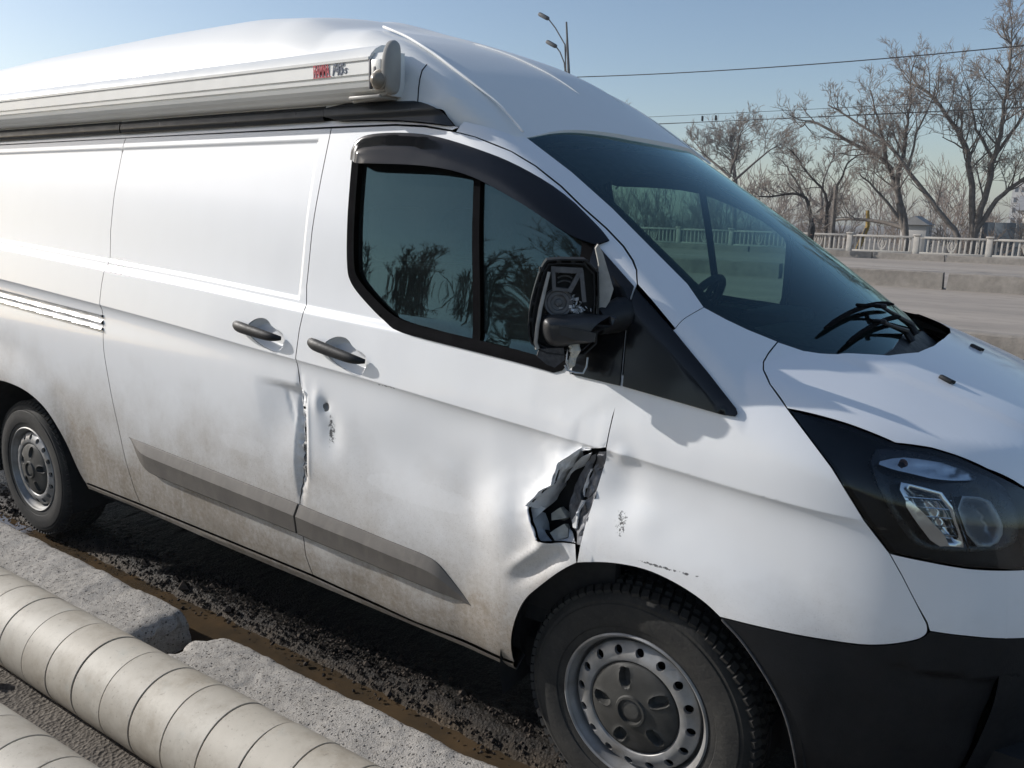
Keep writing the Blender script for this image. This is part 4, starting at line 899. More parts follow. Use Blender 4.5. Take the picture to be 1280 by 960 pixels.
# ------------------------------------------------------------------ roll-out awning on the roof side
PR=[(.770,2.126),(.81,2.131),(.845,2.126),(.872,2.112),(.890,2.096),(.897,2.086),(.9035,2.084),(.9035,2.076),(.900,2.073),(.902,2.037),(.8965,2.0355),(.8965,2.0315),(.902,2.030),(.902,2.019),(.8955,2.0175),(.8955,2.0135),(.901,2.012),(.898,2.000),(.888,1.990),(.872,1.984),(.868,1.9855),(.864,1.981),(.845,1.972),(.80,1.968),(.770,1.968)]
xa,xb=-4.25,-.992; V=[];n=len(PR)
for x in (xa,xb): V+=[(x,-y,z) for y,z in PR]
aw=mesh('awning',V,[(i,i+1,n+i+1,n+i) for i in range(n-1)]+[tuple(range(n)),tuple(range(n,2*n))],M['awn'],van,auto=24); fixnormals(aw); aw.data.set_sharp_from_angle(angle=R(24))
def xprism(mb,poly,x0,x1):
    n=len(poly); mb.add([(x0,-y,z) for y,z in poly]+[(x1,-y,z) for y,z in poly],[tuple(range(n)),tuple(range(n,2*n))]+[(i,(i+1)%n,(i+1)%n+n,i+n) for i in range(n)])
cp=chaikin([(.838,2.09),(.842,2.122),(.862,2.133),(.886,2.122),(.904,2.088),(.909,2.04),(.906,2.0),(.890,1.980),(.862,1.975),(.842,1.995)],2,True)
ec=MB(); A=np.array(cp); st=((.004,-.938),(0,-.934),(0,-.922),(.004,-.916),(.010,-.912)); V=[];m_=len(cp)
for ins,x in st: V+=[(x,-y,z) for y,z in inset(A,ins)]
ec.add(V,[(k*m_+i,k*m_+(i+1)%m_,(k+1)*m_+(i+1)%m_,(k+1)*m_+i) for k in range(len(st)-1) for i in range(m_)]+[tuple(range(m_)),tuple(range((len(st)-1)*m_,len(st)*m_))])
e_=ec.build('end_cap',M['awncap'],aw,auto=40); fixnormals(e_)
rc=MB(); xprism(rc,[(.80,2.105),(.875,2.098),(.894,2.075),(.895,1.99),(.86,1.976),(.80,1.976)],-.990,-.940); rc.box((-.962,-.897,2.052),(.040,.012,.046),None,.004); rco=rc.build('end_block',M['awn'],aw,auto=30); fixnormals(rco)
sl_=MB(); sl_.box((-.987,-.893,2.035),(.010,.020,.085),None,.003); sl_.box((-.966,-.899,2.035),(.022,.010,.050),None,.008); sl_.build('end_slot',M['awnslot'],aw)
kb=MB(); kb.lathe([(.026,-.004),(.026,.004),(.022,.008),(.021,.012),(.017,.022),(.009,.028),(0,.030)],28,Matrix.Translation((-.948,-.902,2.015))@Matrix.Rotation(R(90),4,'X')); kb.lathe([(.026,.0),(.030,.0),(.030,.006),(.026,.008)],28,Matrix.Translation((-.948,-.900,2.015))@Matrix.Rotation(R(90),4,'X')); kbo=kb.build('crank_knob',M['awnknob'],aw,auto=50); fixnormals(kbo)
br=MB(); br.box((-1.02,-.85,1.972),(.13,.09,.010),None,.003); br.tube([(-1.10,-.86,1.968),(-.98,-.885,1.970),(-.93,-.88,1.985)],.007,6); br.build('wall_bracket',M['awncap'],aw)
def text(s,size,loc,mat,parent,name,shear=0.,sx=1.,bold=0.,ext=.0006):
    cu=bpy.data.curves.new(name,'FONT'); cu.body=s; cu.size=size; cu.shear=shear; cu.offset=bold; cu.extrude=ext
    ob=bpy.data.objects.new(name,cu); COL.objects.link(ob); bpy.context.view_layer.update()
    me=bpy.data.meshes.new_from_object(ob.evaluated_get(bpy.context.evaluated_depsgraph_get())); bpy.data.objects.remove(ob)
    for v in me.vertices: x,y,z=v.co; v.co=(loc[0]+x*sx,loc[1]-z,loc[2]+y)
    me.materials.clear(); me.materials.append(mat); o=bpy.data.objects.new(name,me); return link(o,parent)
text('FIAMMA',.050,(-1.232,-.9025,2.041),M['red'],aw,'lettering',sx=.40,bold=.0011)
ul=MB(); ul.box((-1.193,-.9022,2.0385),(.080,.001,.003)); ul.build('lettering',M['red'],aw,smooth=False)
text('F45',.046,(-1.148,-.9025,2.041),M['blueprint'],aw,'lettering',shear=.28,sx=.70,bold=.0010)
text('s',.036,(-1.0965,-.9025,2.043),M['blueprint'],aw,'lettering',shear=.28,sx=.9)
# ------------------------------------------------------------------ materials of the place
def concrete(name,a=(.36,.345,.32),b=(.25,.235,.215),s=6,bs=40,bstr=.6,bd=.01,stain=.5):
    t=NT(name); n=t.noise(s,6,.65); f=t.noise(s*9,4,.7); c=t.mix(t.rng(n,.3,.7),a,b); c=t.mix(t.rng(f,.55,.8,0,.45),c,tuple(x*.55 for x in b))
    st=t.noise(1.1,4,.6,co=t.scaled((1,1,.35))); c=t.mix(t.rng(st,.52,.72,0,stain),c,tuple(x*.45 for x in b))
    t.set(col=c,rough=.9); t.bump(t.math('ADD',t.noise(bs,5,.65),t.math('MULTIPLY',t.noise(bs*5,3),.4)),bstr,bd); return t.m
M['conc']=concrete('weathered_concrete',(.29,.262,.23),(.19,.172,.15))
def kerbm():
    t=NT('pitted_kerb_concrete'); n=t.noise(5,6,.65); f=t.noise(90,4,.7); v=t.vor(62); v2=t.vor(140); big=t.vor(30)
    w_=t.new('ShaderNodeMapping'); w_.inputs['Scale'].default_value=(1,1,1); t.l.new(t.co,w_.inputs['Vector'])
    mask=t.rng(t.noise(26,3,.6),.34,.50)
    p1=t.math('MULTIPLY',t.rng(v,.26,.12),mask); p2=t.math('MULTIPLY',t.rng(v2,.30,.16),t.rng(t.noise(48,2),.36,.5)); p3=t.rng(big,.12,.05)
    pit=t.math('MINIMUM',t.math('ADD',t.math('ADD',p1,t.math('MULTIPLY',p2,.55)),t.math('MULTIPLY',p3,.8)),1.)
    c=t.mix(t.rng(n,.3,.7),(.46,.435,.40),(.34,.32,.29)); c=t.mix(t.rng(t.noise(38,4,.7),.48,.66,0,.55),c,(.20,.185,.165)); c=t.mix(t.rng(t.noise(300,2),.4,.7,0,.4),c,(.22,.205,.185)); c=t.mix(t.math('MULTIPLY',pit,.92),c,(.055,.048,.042))
    t.set(col=c,rough=.95); t.bump(t.math('SUBTRACT',t.math('MULTIPLY',t.noise(170,3,.6),.5),pit),.9,.007); return t.m
M['kerb']=kerbm()
M['balus']=concrete('painted_balustrade',(.56,.53,.48),(.42,.39,.35),3,30,.4,.01,.35)
def asph():
    t=NT('worn_asphalt'); n=t.noise(.5,6,.6,co=t.scaled((.12,1.2,1))); n2=t.noise(2.5,6,.65,co=t.scaled((.5,1,1))); f=t.noise(60,4,.7)
    c=t.mix(t.rng(n,.35,.65),(.34,.295,.25),(.24,.21,.18)); c=t.mix(t.rng(n2,.5,.75,0,.7),c,(.15,.133,.117)); c=t.mix(t.rng(f,.4,.7,0,.35),c,(.38,.335,.285))
    t.set(col=c,rough=.85); t.bump(f,.3,.006); return t.m
M['asphalt']=asph()
def soil():
    t=NT('dry_soil'); n=t.noise(1.3,6,.65); f=t.noise(45,5,.7); c=t.mix(t.rng(n,.3,.7),(.15,.13,.11),(.085,.075,.063)); c=t.mix(t.rng(f,.45,.75,0,.6),c,(.24,.215,.185))
    t.set(col=c,rough=.95); t.bump(t.math('ADD',f,t.vor(80)),.6,.012); return t.m
M['soil']=soil()
def gutter_mat():
    # wet dark asphalt grit, blackened under the van to paint in its shade, browner mud towards the gutter line, dry grit on the ridge
    t=NT('wet_grit'); X,Y,Z=t.xyz(); n=t.noise(6,6,.7); f=t.noise(110,5,.75); v=t.vor(95)
    edge=t.math('ADD',Y,t.math('MULTIPLY',t.math('SUBTRACT',n,.5),.10))
    c=t.mix(t.rng(f,.35,.72),(.012,.011,.010),(.040,.033,.027)); c=t.mix(t.rng(v,.15,.5,.4,0),c,(.060,.050,.042)); c=t.mix(t.rng(edge,-.78,-.70),c,(.010,.010,.011))
    mud=t.rng(edge,-.84,-.90); c=t.mix(t.math('MULTIPLY',mud,.85),c,t.mix(t.rng(n,.35,.65),(.115,.082,.050),(.060,.046,.032)))
    wet=t.rng(edge,-.80,-.62)
    t.set(col=c,rough=t.rng(f,.3,.75,.42,.85)); t.p.inputs['Specular IOR Level'].default_value=.2
    t.bump(t.math('ADD',f,t.math('MULTIPLY',v,.8)),.7,.010); return t.m
M['grit']=gutter_mat()
def water():
    t=NT('muddy_water'); n=t.noise(5,5,.6); c=t.mix(t.rng(n,.35,.65),(.095,.064,.036),(.055,.042,.028)); t.set(col=c,rough=.06); t.bump(t.noise(14,3),.08,.01); return t.m
M['water']=water()
M['pebble']=simple('pebbles',(.070,.056,.045),.85,var=.6,scale=40,spec=.15,col2=(.016,.014,.013))
def pipe_mat():
    t=NT('wrapped_pipe'); oi=t.new('ShaderNodeObjectInfo'); cb_=t.new('ShaderNodeCombineXYZ'); mu=t.math('MULTIPLY',oi.outputs['Random'],37.); t.l.new(mu,cb_.inputs[0]); t.l.new(mu,cb_.inputs[1])
    va=t.new('ShaderNodeVectorMath',operation='ADD'); t.l.new(t.co,va.inputs[0]); t.l.new(cb_.outputs[0],va.inputs[1]); t.co=va.outputs[0]
    n=t.noise(3.5,6,.6); n2=t.noise(11,6,.7); c=t.mix(t.rng(n,.32,.68),(.52,.48,.405),(.41,.365,.295)); c=t.mix(t.rng(n2,.48,.72,0,.6),c,(.27,.225,.165)); c=t.mix(t.rng(oi.outputs['Random'],0,1,0,.22),c,(.36,.345,.31)); c=t.mix(t.rng(t.noise(70,4,.7),.60,.70,0,.5),c,(.16,.14,.115))
    r=t.noise(9,4); c=t.mix(t.rng(r,.62,.75,0,.3),c,(.42,.44,.40)); t.set(col=c,rough=.62); t.bump(t.noise(30,4),.12,.006); return t.m
M['pipe']=pipe_mat()
M['joint']=simple('pipe_joint',(.035,.031,.027),.85)
M['leaf']=simple('dry_leaf',(.40,.29,.19),.7,var=.5,scale=60,bump=.3,bscale=120)
M['bark']=simple('bark',(.17,.148,.13),.9,var=.45,scale=5,bump=.6,bscale=30,bd=.02)
M['twig']=simple('twig',(.27,.23,.20),.9,var=.35,scale=3)
M['barkdark']=simple('dark_bark',(.045,.040,.036),.9,var=.4,scale=5)
M['scrub']=simple('scrub_twig',(.25,.20,.165),.9,var=.4,scale=2)
M['pole']=simple('grey_pole',(.10,.105,.11),.6,var=.25)
M['wire']=simple('wire',(.03,.03,.032),.6)
M['coat']=simple('dark_coat',(.012,.012,.014),.8,var=.3,scale=8)
M['skin']=simple('skin',(.45,.28,.21),.6,var=.1)
M['yellow']=simple('yellow_machine',(.42,.27,.05),.6,var=.4)
M['fencep']=simple('blue_grey_sheet',(.10,.125,.15),.6,var=.2)
M['house']=simple('pale_wall',(.55,.53,.50),.85,var=.2,scale=1)
M['roofing']=simple('roof_sheet',(.30,.30,.30),.7,var=.3,scale=2)
M['wpane']=simple('window_pane',(.05,.06,.07),.15)
M['white']=simple('road_paint',(.62,.60,.56),.8,var=.5,scale=6)
# ------------------------------------------------------------------ ground
def fbm(x,y,sc_,oct_=4,seed=0):
    # value noise on a lattice
    r=np.random.default_rng(seed); v=0.; a=1.; tot=0.
    for o in range(oct_):
        Tn=r.random((64,64)); u=x*sc_; w=y*sc_; i=np.floor(u).astype(int); j=np.floor(w).astype(int); fu=u-i; fw=w-j; fu=fu*fu*(3-2*fu); fw=fw*fw*(3-2*fw)
        g=lambda a_,b_:Tn[a_%64,b_%64]
        v=v+a*(g(i,j)*(1-fu)*(1-fw)+g(i+1,j)*fu*(1-fw)+g(i,j+1)*(1-fu)*fw+g(i+1,j+1)*fu*fw); tot+=a; a*=.5; sc_*=2.03
    return v/tot
def sheet_xy(name,x0,x1,y0,y1,z,mat,kind='structure',**k): return mesh(name,[(x0,y0,z),(x1,y0,z),(x1,y1,z),(x0,y1,z)],[(0,1,2,3)],mat,kind=kind,**k)
# far ground: one large sheet, dropping behind the far balustrade
gv=[(-580,-95,-.06),(480,-95,-.06),(480,40,-.06),(-580,40,-.06),(480,44,-1.2),(-580,44,-1.2),(480,690,-1.5),(-580,690,-1.5)]
mesh('ground',gv,[(0,1,2,3),(3,2,4,5),(5,4,6,7)],M['soil'],kind='structure',smooth=False)
sheet_xy('parking_strip',-80,60,-.60,9.2,-.030,M['asphalt'])
sheet_xy('road',-120,90,9.7,38.7,-.012,M['asphalt'])
for yy in (13.1,16.9,27.2,31.5):
    x=-60.
    while x<30:
        if yy in (13.1,31.5) : mesh('lane_marking',[(x,yy,-.008),(x+3,yy,-.008),(x+3,yy+.12,-.008),(x,yy+.12,-.008)],[(0,1,2,3)],M['white'],kind='structure')
        x+=9
# near ground under and beside the van
nx,ny=760,150; X,Y=np.meshgrid(np.linspace(-6.,2.6,nx),np.concatenate([np.linspace(.9,-.55,20),np.linspace(-.565,-1.16,110),np.linspace(-1.2,-1.5,20)]))
yy=-Y
base=-.004+.022*np.exp(-((yy-.80)/.075)**2)*(.5+fbm(X,Y,5,3,1))-.050*sst(.83,.93,yy)+.010*np.exp(-((yy-.90)/.02)**2)*0
base=base+.030*(fbm(X,Y,3.2,3,2)-.5)*sst(.6,.75,yy)+.020*(fbm(X,Y,34,3,3)-.5)*sst(.60,.72,yy)*sst(.95,.88,yy)+.008*(fbm(X,Y,70,2,4)-.5)-.010
mesh('verge',np.stack([X.ravel(),Y.ravel(),base.ravel()],1),[(i*nx+k,(i+1)*nx+k,(i+1)*nx+k+1,i*nx+k+1) for i in range(ny-1) for k in range(nx-1)],M['grit'],kind='structure')
wy=np.array([[-6,-.82],[2.6,-.82],[2.6,-1.16],[-6,-1.16]]); mesh('gutter_water',[(a,b,-.034) for a,b in wy],[(0,1,2,3)][::-1],M['water'],kind='structure')
# loose grit
pv=[];pf=[]; rs2=np.random.default_rng(3)
for i in range(5200):
    x=rs2.uniform(-4.2,.4); y=-np.clip(rs2.normal(.80,.055),.64,.93); s=abs(rs2.normal(0,.0042))+.0018
    if rs2.random()<.02: s*=2.2
    z=float(np.interp(-y,[.6,.72,.80,.88,.95],[-.01,.0,.012,-.012,-.03]))+rs2.uniform(-.004,.006); n0=len(pv); d=rs2.uniform(.6,1.3,6)*s
    pv+=[(x+d[0],y,z),(x-d[1],y,z),(x,y+d[2],z),(x,y-d[3],z),(x,y,z+d[4]*.8),(x,y,z-d[5]*.8)]
    pf+=[(n0+a,n0+b,n0+c) for a,b,c in ((0,2,4),(2,1,4),(1,3,4),(3,0,4),(2,0,5),(1,2,5),(3,1,5),(0,3,5))]
mesh('gravel',pv,pf,M['pebble'],smooth=False,label='wet dark grit and small stones along the gutter',kind='stuff')
# walkway on the viewer's side
nx,ny=240,110; X,Y=np.meshgrid(np.linspace(-6.,2.6,nx),np.linspace(-1.30,-3.6,ny)); Zg=.004+.030*(fbm(X,Y,4,4,8)-.5)+.014*(fbm(X,Y,26,3,9)-.5)
mesh('footpath',np.stack([X.ravel(),Y.ravel(),Zg.ravel()],1),[(i*nx+k,(i+1)*nx+k,(i+1)*nx+k+1,i*nx+k+1) for i in range(ny-1) for k in range(nx-1)],M['soil'],kind='structure')
# kerb stones: rough broken concrete blocks
def kerb(x0,x1,y0,y1,zt,rot,seed,label,endj=.03):
    L,Wd=x1-x0,y1-y0; V=[];Fc=[]; h=.011
    nu=max(8,int(L/h)); nv=max(8,int((Wd+2*.13)/h))
    prof=[]
    for k in range(nv+1):
        s=(Wd+.26)*k/nv
        if s<.13: prof.append((0,-.03+(zt+.03)*s/.13))
        elif s<.13+Wd: prof.append((s-.13,zt))
        else: prof.append((Wd,zt-(zt+.03)*(s-.13-Wd)/.13))
    pr=np.array(prof); r=.016
    for _ in range(3): pr[1:-1]=(pr[:-2]+2*pr[1:-1]+pr[2:])/4
    us=np.linspace(0,L,nu+1); U,PV=np.meshgrid(us,np.arange(nv+1),indexing='ij'); yv=pr[PV,0]; zv=pr[PV,1]
    n1=fbm(U+seed*7.3,yv*1.3+zv*2,7,4,seed); n2=fbm(U*1.1+seed,yv+zv*1.7,48,3,seed+20)
    edge=np.exp(-np.minimum(yv,Wd-yv)/.03); 
    zz=zv+(.016*(n1-.5)+.007*(n2-.5)-.022*edge*fbm(U+3,yv,9,3,seed+5))*(zv>.03)
    yy_=yv+(.020*(n1-.5)+.010*(n2-.5))*(zv<zt*.9)
    ex=endj*(fbm(yv*3+9,zv*3+seed,6,3,seed+40)-.5)
    xx=U+ex*(U/L)**2*2-ex*(1-U/L)**2*2
    # chamfer both ends
    ez=np.minimum(U,L-U); zz=zz-.05*np.exp(-ez/.022)*(.4+fbm(yv*5,zv,8,2,seed+60))
    V=np.stack([xx.ravel(),-(yv*0+yy_).ravel(),zz.ravel()],1); m_=nv+1
    Fc=[(i*m_+k,(i+1)*m_+k,(i+1)*m_+k+1,i*m_+k+1) for i in range(nu) for k in range(nv)]
    # end faces
    V=V.tolist()
    for i in (0,nu):
        b=len(V); V.append((float(xx[i].mean()),-Wd/2,zt*.4)); Fc+=[(i*m_+k,i*m_+k+1,b) for k in range(nv)]+[(i*m_+nv,i*m_,b)]
    o=mesh('kerb_stone',V,Fc,M['kerb'],smooth=True,auto=50,label=label,cat='kerb stone',group='kerb stones beside the gutter'); fixnormals(o); o.data.set_sharp_from_angle(angle=R(50))
    o.location=(x0,-y0,0); o.rotation_euler=(0,0,rot); return o
kerb(-3.72,-1.80,1.085,1.40,.115,R(.2),1,'long rough concrete kerb stone ending beside a dark gap, nearer the rear wheel')
kerb(-1.59,.35,1.098,1.42,.110,R(.4),2,'rough concrete kerb stone with a rounded end, nearer the front wheel',.06)
kerb(-5.75,-3.78,1.07,1.40,.115,R(.2),3,'rough concrete kerb stone past the rear wheel at the left edge')
kerb(.42,2.4,1.085,1.40,.112,R(.1),4,'rough concrete kerb stone below the front bumper')
# wrapped pipes
def pipe(x0,y0,ang,length,r,pitch,label,z=None):
    root=empty('pipe',(x0,-y0,r if z is None else z),label=label,cat='pipe',group='pipes lying beside the kerb'); root.rotation_euler=(0,0,ang)
    c=MB(); c.tube([(0,0,0),(length,0,0)],r*.975,40); c.build('pipe_core',M['joint'],root)
    n=int(length/pitch); g=.0055
    prof=[(r*.97,g*.5),(r*.9965,g*.5),(r,g*.5+.0012),(r,pitch*.5),(r,pitch-g*.5-.0012),(r*.9965,pitch-g*.5),(r*.97,pitch-g*.5)]
    sg_=MB(); sg_.lathe(prof,56,Matrix.Rotation(R(90),4,'Y')); first=sg_.build('pipe_section',M['pipe'],root,auto=14)
    rr=random.Random(int(y0*100))
    for i in range(1,n):
        o=first.copy(); COL.objects.link(o); o.parent=root; o.location=(i*pitch,rr.uniform(-.0012,.0012),rr.uniform(-.0012,.0012)); o.rotation_euler=(rr.uniform(0,6.28),rr.uniform(-.003,.003),rr.uniform(-.003,.003))
    return root
pipe(-4.6,1.575,R(.9),8.4,.137,.153,'pale wrapped pipe with dark ring joints lying against the kerb stones')
pipe(-3.4,2.035,R(2.3),6.6,.137,.153,'pale ringed pipe nearest the viewer in the bottom left corner')
lf=MB(); n=9; V=[]
for i in range(n):
    for k in range(n):
        u,v=i/(n-1)-.5,k/(n-1)-.5; w=math.cos(u*math.pi)*(.9+.2*math.sin(u*20)); V.append((u*.085,v*.05*w,.012+.020*abs(u)+.03*v*v*4*w+.006*math.sin(u*9+v*5)))
lf.add(V,[(i*n+k,(i+1)*n+k,(i+1)*n+k+1,i*n+k+1) for i in range(n-1) for k in range(n-1)]); lo_=lf.build('leaf',M['leaf'],None,label='dry curled leaf on the ground between the two pipes',cat='leaf'); lo_.location=(-2.06,-1.69,.015); lo_.rotation_euler=(0,0,.5)
# ------------------------------------------------------------------ concrete barriers along the road
def barrier(x0,x1,y,h,t,label,group,seed,z0=-.02):
    b=MB(); n=int((x1-x0)/.25); prof=[(-t/2-.03,0),(-t/2,.08),(-t/2+.02,h-.03),(-t/2+.05,h),(t/2-.05,h),(t/2-.02,h-.03),(t/2,0)]; rr=random.Random(seed); V=[]; m_=len(prof)
    for i in range(n+1):
        x=x0+(x1-x0)*i/n
        for k,(a,z) in enumerate(prof):
            e=.02 if i in (0,n) else 0
            V.append((x+(e if i==0 else -e)*(k in (2,3,4,5)),a+rr.uniform(-.006,.006),z*(1-e)+rr.uniform(-.008,.004)*(z>.1)))
    b.add(V,[(i*m_+k,(i+1)*m_+k,(i+1)*m_+k+1,i*m_+k+1) for i in range(n) for k in range(m_-1)]+[tuple(range(m_)),tuple(range(n*m_,(n+1)*m_))])
    o=b.build('concrete_barrier',M['conc'],None,auto=40,label=label,cat='barrier',group=group); fixnormals(o); o.location=(0,y,z0); return o
joints=[-46,-40,-34,-28,-22,-16,-10.2,-6.1,-1.90,2.3,6.5,11]
for i in range(len(joints)-1):
    a,b=joints[i],joints[i+1]
    lab='low grey concrete median block right of the stained joint' if a==-1.90 else ('low grey concrete median block left of the stained joint' if b==-1.90 else 'low grey concrete median block along the middle of the road')
    barrier(a+.05,b-.05,21.0,.44,.42,lab,'median blocks',i)
js=[-30,-24,-18,-12,-6,-1.2,4.8,10.8]
for i in range(len(js)-1):
    lab='low concrete kerb wall just beyond the bonnet' if js[i]==-1.2 else 'low concrete kerb wall hidden behind the van beside the road'
    barrier(js[i]+.02,js[i+1]-.02,9.5,.285,.30,lab,'kerb walls on the near side of the road',30+i)
# ------------------------------------------------------------------ far balustrade
bw=38.6
bp=[-43.5+2.93*i for i in range(20)]; off_=(-8.31-bp[12]); bp=[x+off_ for x in bp]
jb=[-50,-43,-37,-31,-25,-19,-13,-7.1,-4.05,2,9]
for i in range(len(jb)-1): barrier(jb[i]+.04,jb[i+1]-.04,bw,.30,.36,'pale concrete footing block under the far balustrade','footing blocks under the balustrade',60+i)
ba=empty('balustrade',(0,39,0),label='pale concrete balustrade with slim balusters on the far side of the road',cat='balustrade')
post=MB(); post.box((0,0,.60),(.24,.22,1.0),None,.012); post.box((0,0,1.115),(.32,.30,.07),None,.015); p0=post.build('post',M['balus'],ba); p0.location=(bp[0],0,0)
for x in bp[1:]:
    o=p0.copy(); COL.objects.link(o); o.parent=ba; o.location=(x,0,0)
rl=MB(); rl.box((0,0,1.015),(2.67,.20,.09),None,.01); rl.box((0,0,.31),(2.67,.18,.09),None,.01); r0=rl.build('rail',M['balus'],ba); r0.location=((bp[0]+bp[1])/2,0,0)
bl=MB(); bl.box((0,0,.66),(.075,.08,.61),None,.008); b0_=bl.build('baluster',M['balus'],ba)
og=MB()
for s in (-1,1):
    og.tube([(0,0,.36),(s*.05,0,.46),(s*.13,0,.56),(s*.15,0,.70),(s*.10,0,.84),(s*.05,0,.96)],.022,6); og.tube([(s*.02,0,.38),(s*.10,0,.44),(s*.17,0,.60),(s*.20,0,.80),(s*.18,0,.96)],.022,6); og.tube([(0,0,.5),(s*.06,0,.62),(s*.03,0,.78),(0,0,.9)],.02,6)
og.tube([(0,0,.36),(0,0,.96)],.024,6); og0=og.build('tulip_ornament',M['balus'],ba); og0.location=((bp[0]+bp[1])/2,0,0)
fb=True
for i in range(len(bp)-1):
    xm=(bp[i]+bp[i+1])/2
    if i>0:
        for src in (r0,og0):
            o=src.copy(); COL.objects.link(o); o.parent=ba; o.location=(xm,0,0)
    for k in range(12):
        u=-1.2+2.4*k/11
        if abs(u)<.27: continue
        if fb: b0_.location=(xm+u,0,0); fb=False
        else:
            o=b0_.copy(); COL.objects.link(o); o.parent=ba; o.location=(xm+u,0,0)
# ------------------------------------------------------------------ trees
def tube_acc(V,Fc,P,rad,n):
    P=np.array(P); t=np.gradient(P,axis=0); t/=np.maximum(np.linalg.norm(t,axis=1,keepdims=True),1e-9)
    ref=np.array([.3,.9,.1]) if abs(t[0][1])<.9 else np.array([1.,0,0]); a=np.cross(t,ref); a/=np.maximum(np.linalg.norm(a,axis=1,keepdims=True),1e-9); b=np.cross(t,a)
    n0=len(V); 
    for i in range(len(P)):
        for k in range(n):
            th=2*math.pi*k/n; V.append(P[i]+(a[i]*math.cos(th)+b[i]*math.sin(th))*rad[i])
    for i in range(len(P)-1):
        for k in range(n): Fc.append((n0+i*n+k,n0+i*n+(k+1)%n,n0+(i+1)*n+(k+1)%n,n0+(i+1)*n+k))
def grow(rr,p,d,L,r,lev,maxlev,out,up=.25,spread=.75,nch=(3,6),rmin=.006,kink=.16):
    # one branch: a bent tapering path, children along its outer part
    n=5 if lev<3 else 4; P=[np.array(p)]; dd=np.array(d)/np.linalg.norm(d); step=L/(n-1)
    for i in range(n-1):
        dd=dd+np.array([rr.gauss(0,kink),rr.gauss(0,kink),rr.gauss(0,kink)+up*.16]); dd/=np.linalg.norm(dd); P.append(P[-1]+dd*step)
    out[0 if lev<2 else 1].append((P,np.linspace(r,max(r*.42,rmin*.6),n),6 if lev==0 else (4 if lev<2 else 3)))
    if lev>=maxlev: return
    for c in range(rr.randint(*nch)):
        t=rr.uniform(.28,1.)*(n-1); i=min(int(t),n-2); q=P[i]+(P[i+1]-P[i])*(t-i); ax=np.array([rr.gauss(0,1) for _ in range(3)]); ax-=dd*(ax@dd); ax/=np.linalg.norm(ax)
        nd=dd*rr.uniform(.5,.9)+ax*spread*rr.uniform(.5,1.1)+np.array([0,0,up*.5])
        grow(rr,q,nd,L*rr.uniform(.42,.72),max(r*rr.uniform(.34,.52),rmin),lev+1,maxlev,out,up,spread,nch,rmin,kink)
def finish(name,out,label,mb,mt,group=None,loc=(0,0,0),cat='tree',kind=None):
    root=empty(name,loc,label=label,cat=cat,group=group)
    for nm,lst,mat in (('trunk',out[0],mb),('crown',out[1],mt)):
        V=[];Fc=[]
        for P,rad,n in lst: tube_acc(V,Fc,P,rad,n)
        if V: mesh(nm,np.array(V)-np.array(loc),Fc,mat,root)
    return root
def limb_tree(name,limbs,label,seed,Y,depthj=1.5,r0=.22,nside=11,Ls=2.2,maxlev=4,nch=(3,5),group=None,z0=-1.3,rmin=.010,mb=None,mt=None,up=.3):
    rr=random.Random(seed); out=([],[])
    bx=limbs[0][0][0][0]
    for li,(pts,rs_) in enumerate(limbs):
        j=rr.uniform(-1,1)*depthj; pts=list(pts); P=[]
        for i,(x,z) in enumerate(pts): P.append(np.array([x,Y+j*(i/(len(pts)-1))**1.2,z]))
        # resample smoothly
        Q=[];m_=len(P)
        for i in range(m_-1):
            for k in range(4):
                t=k/4; a,b,c,d=P[max(i-1,0)],P[i],P[i+1],P[min(i+2,m_-1)]
                Q.append(.5*((2*b)+(-a+c)*t+(2*a-5*b+4*c-d)*t*t+(-a+3*b-3*c+d)*t**3))
        Q.append(P[-1]); Q=[q+np.array([rr.gauss(0,.035),rr.gauss(0,.035),0]) for q in Q]
        out[0].append((Q,np.linspace(rs_,.030,len(Q))**1.0,7))
        L=sum(np.linalg.norm(P[i+1]-P[i]) for i in range(m_-1))
        for c in range(int(nside*L/6)):
            t=rr.uniform(.22,1.)**.85*(len(Q)-1); i=min(int(t),len(Q)-2); q=Q[i]+(Q[i+1]-Q[i])*(t-i); dd=Q[i+1]-Q[i]; dd=dd/np.linalg.norm(dd)
            ax=np.array([rr.gauss(0,1),rr.gauss(0,.9),rr.gauss(0,.6)]); ax-=dd*(ax@dd); ax/=np.linalg.norm(ax)
            f=1-.5*t/len(Q); grow(rr,q,dd*.7+ax*.8+np.array([0,0,.25]),Ls*f*rr.uniform(.6,1.15),max(rs_*.30*f,.02),1,maxlev,out,up,.8,nch,rmin)
    return finish(name,out,label,mb or M['bark'],mt or M['twig'],group,(bx,Y,z0))
T1=[([(-3.92,-1.3),(-3.92,1.17),(-4.49,4.28),(-4.86,5.75),(-5.92,7.31),(-6.71,8.21),(-7.72,9.2)],.21),([(-3.86,-.5),(-3.86,1.18),(-3.6,2.94),(-3.37,5.32),(-3.26,7.13),(-3.33,9.41),(-3.45,11.16)],.22),([(-3.85,1.2),(-3.01,2.95),(-1.98,4.01),(-.6,5.2),(.6,6.6)],.15),([(-3.42,4.8),(-4.42,6.53),(-5.16,8.65)],.10),([(-3.4,5.2),(-2.4,7.2),(-1.9,9.4)],.10)]
limb_tree('bare_tree',T1,'tallest bare tree with upright forked trunk at the right edge',11,47,2.2,nside=15,Ls=2.5,maxlev=4,nch=(3,5))
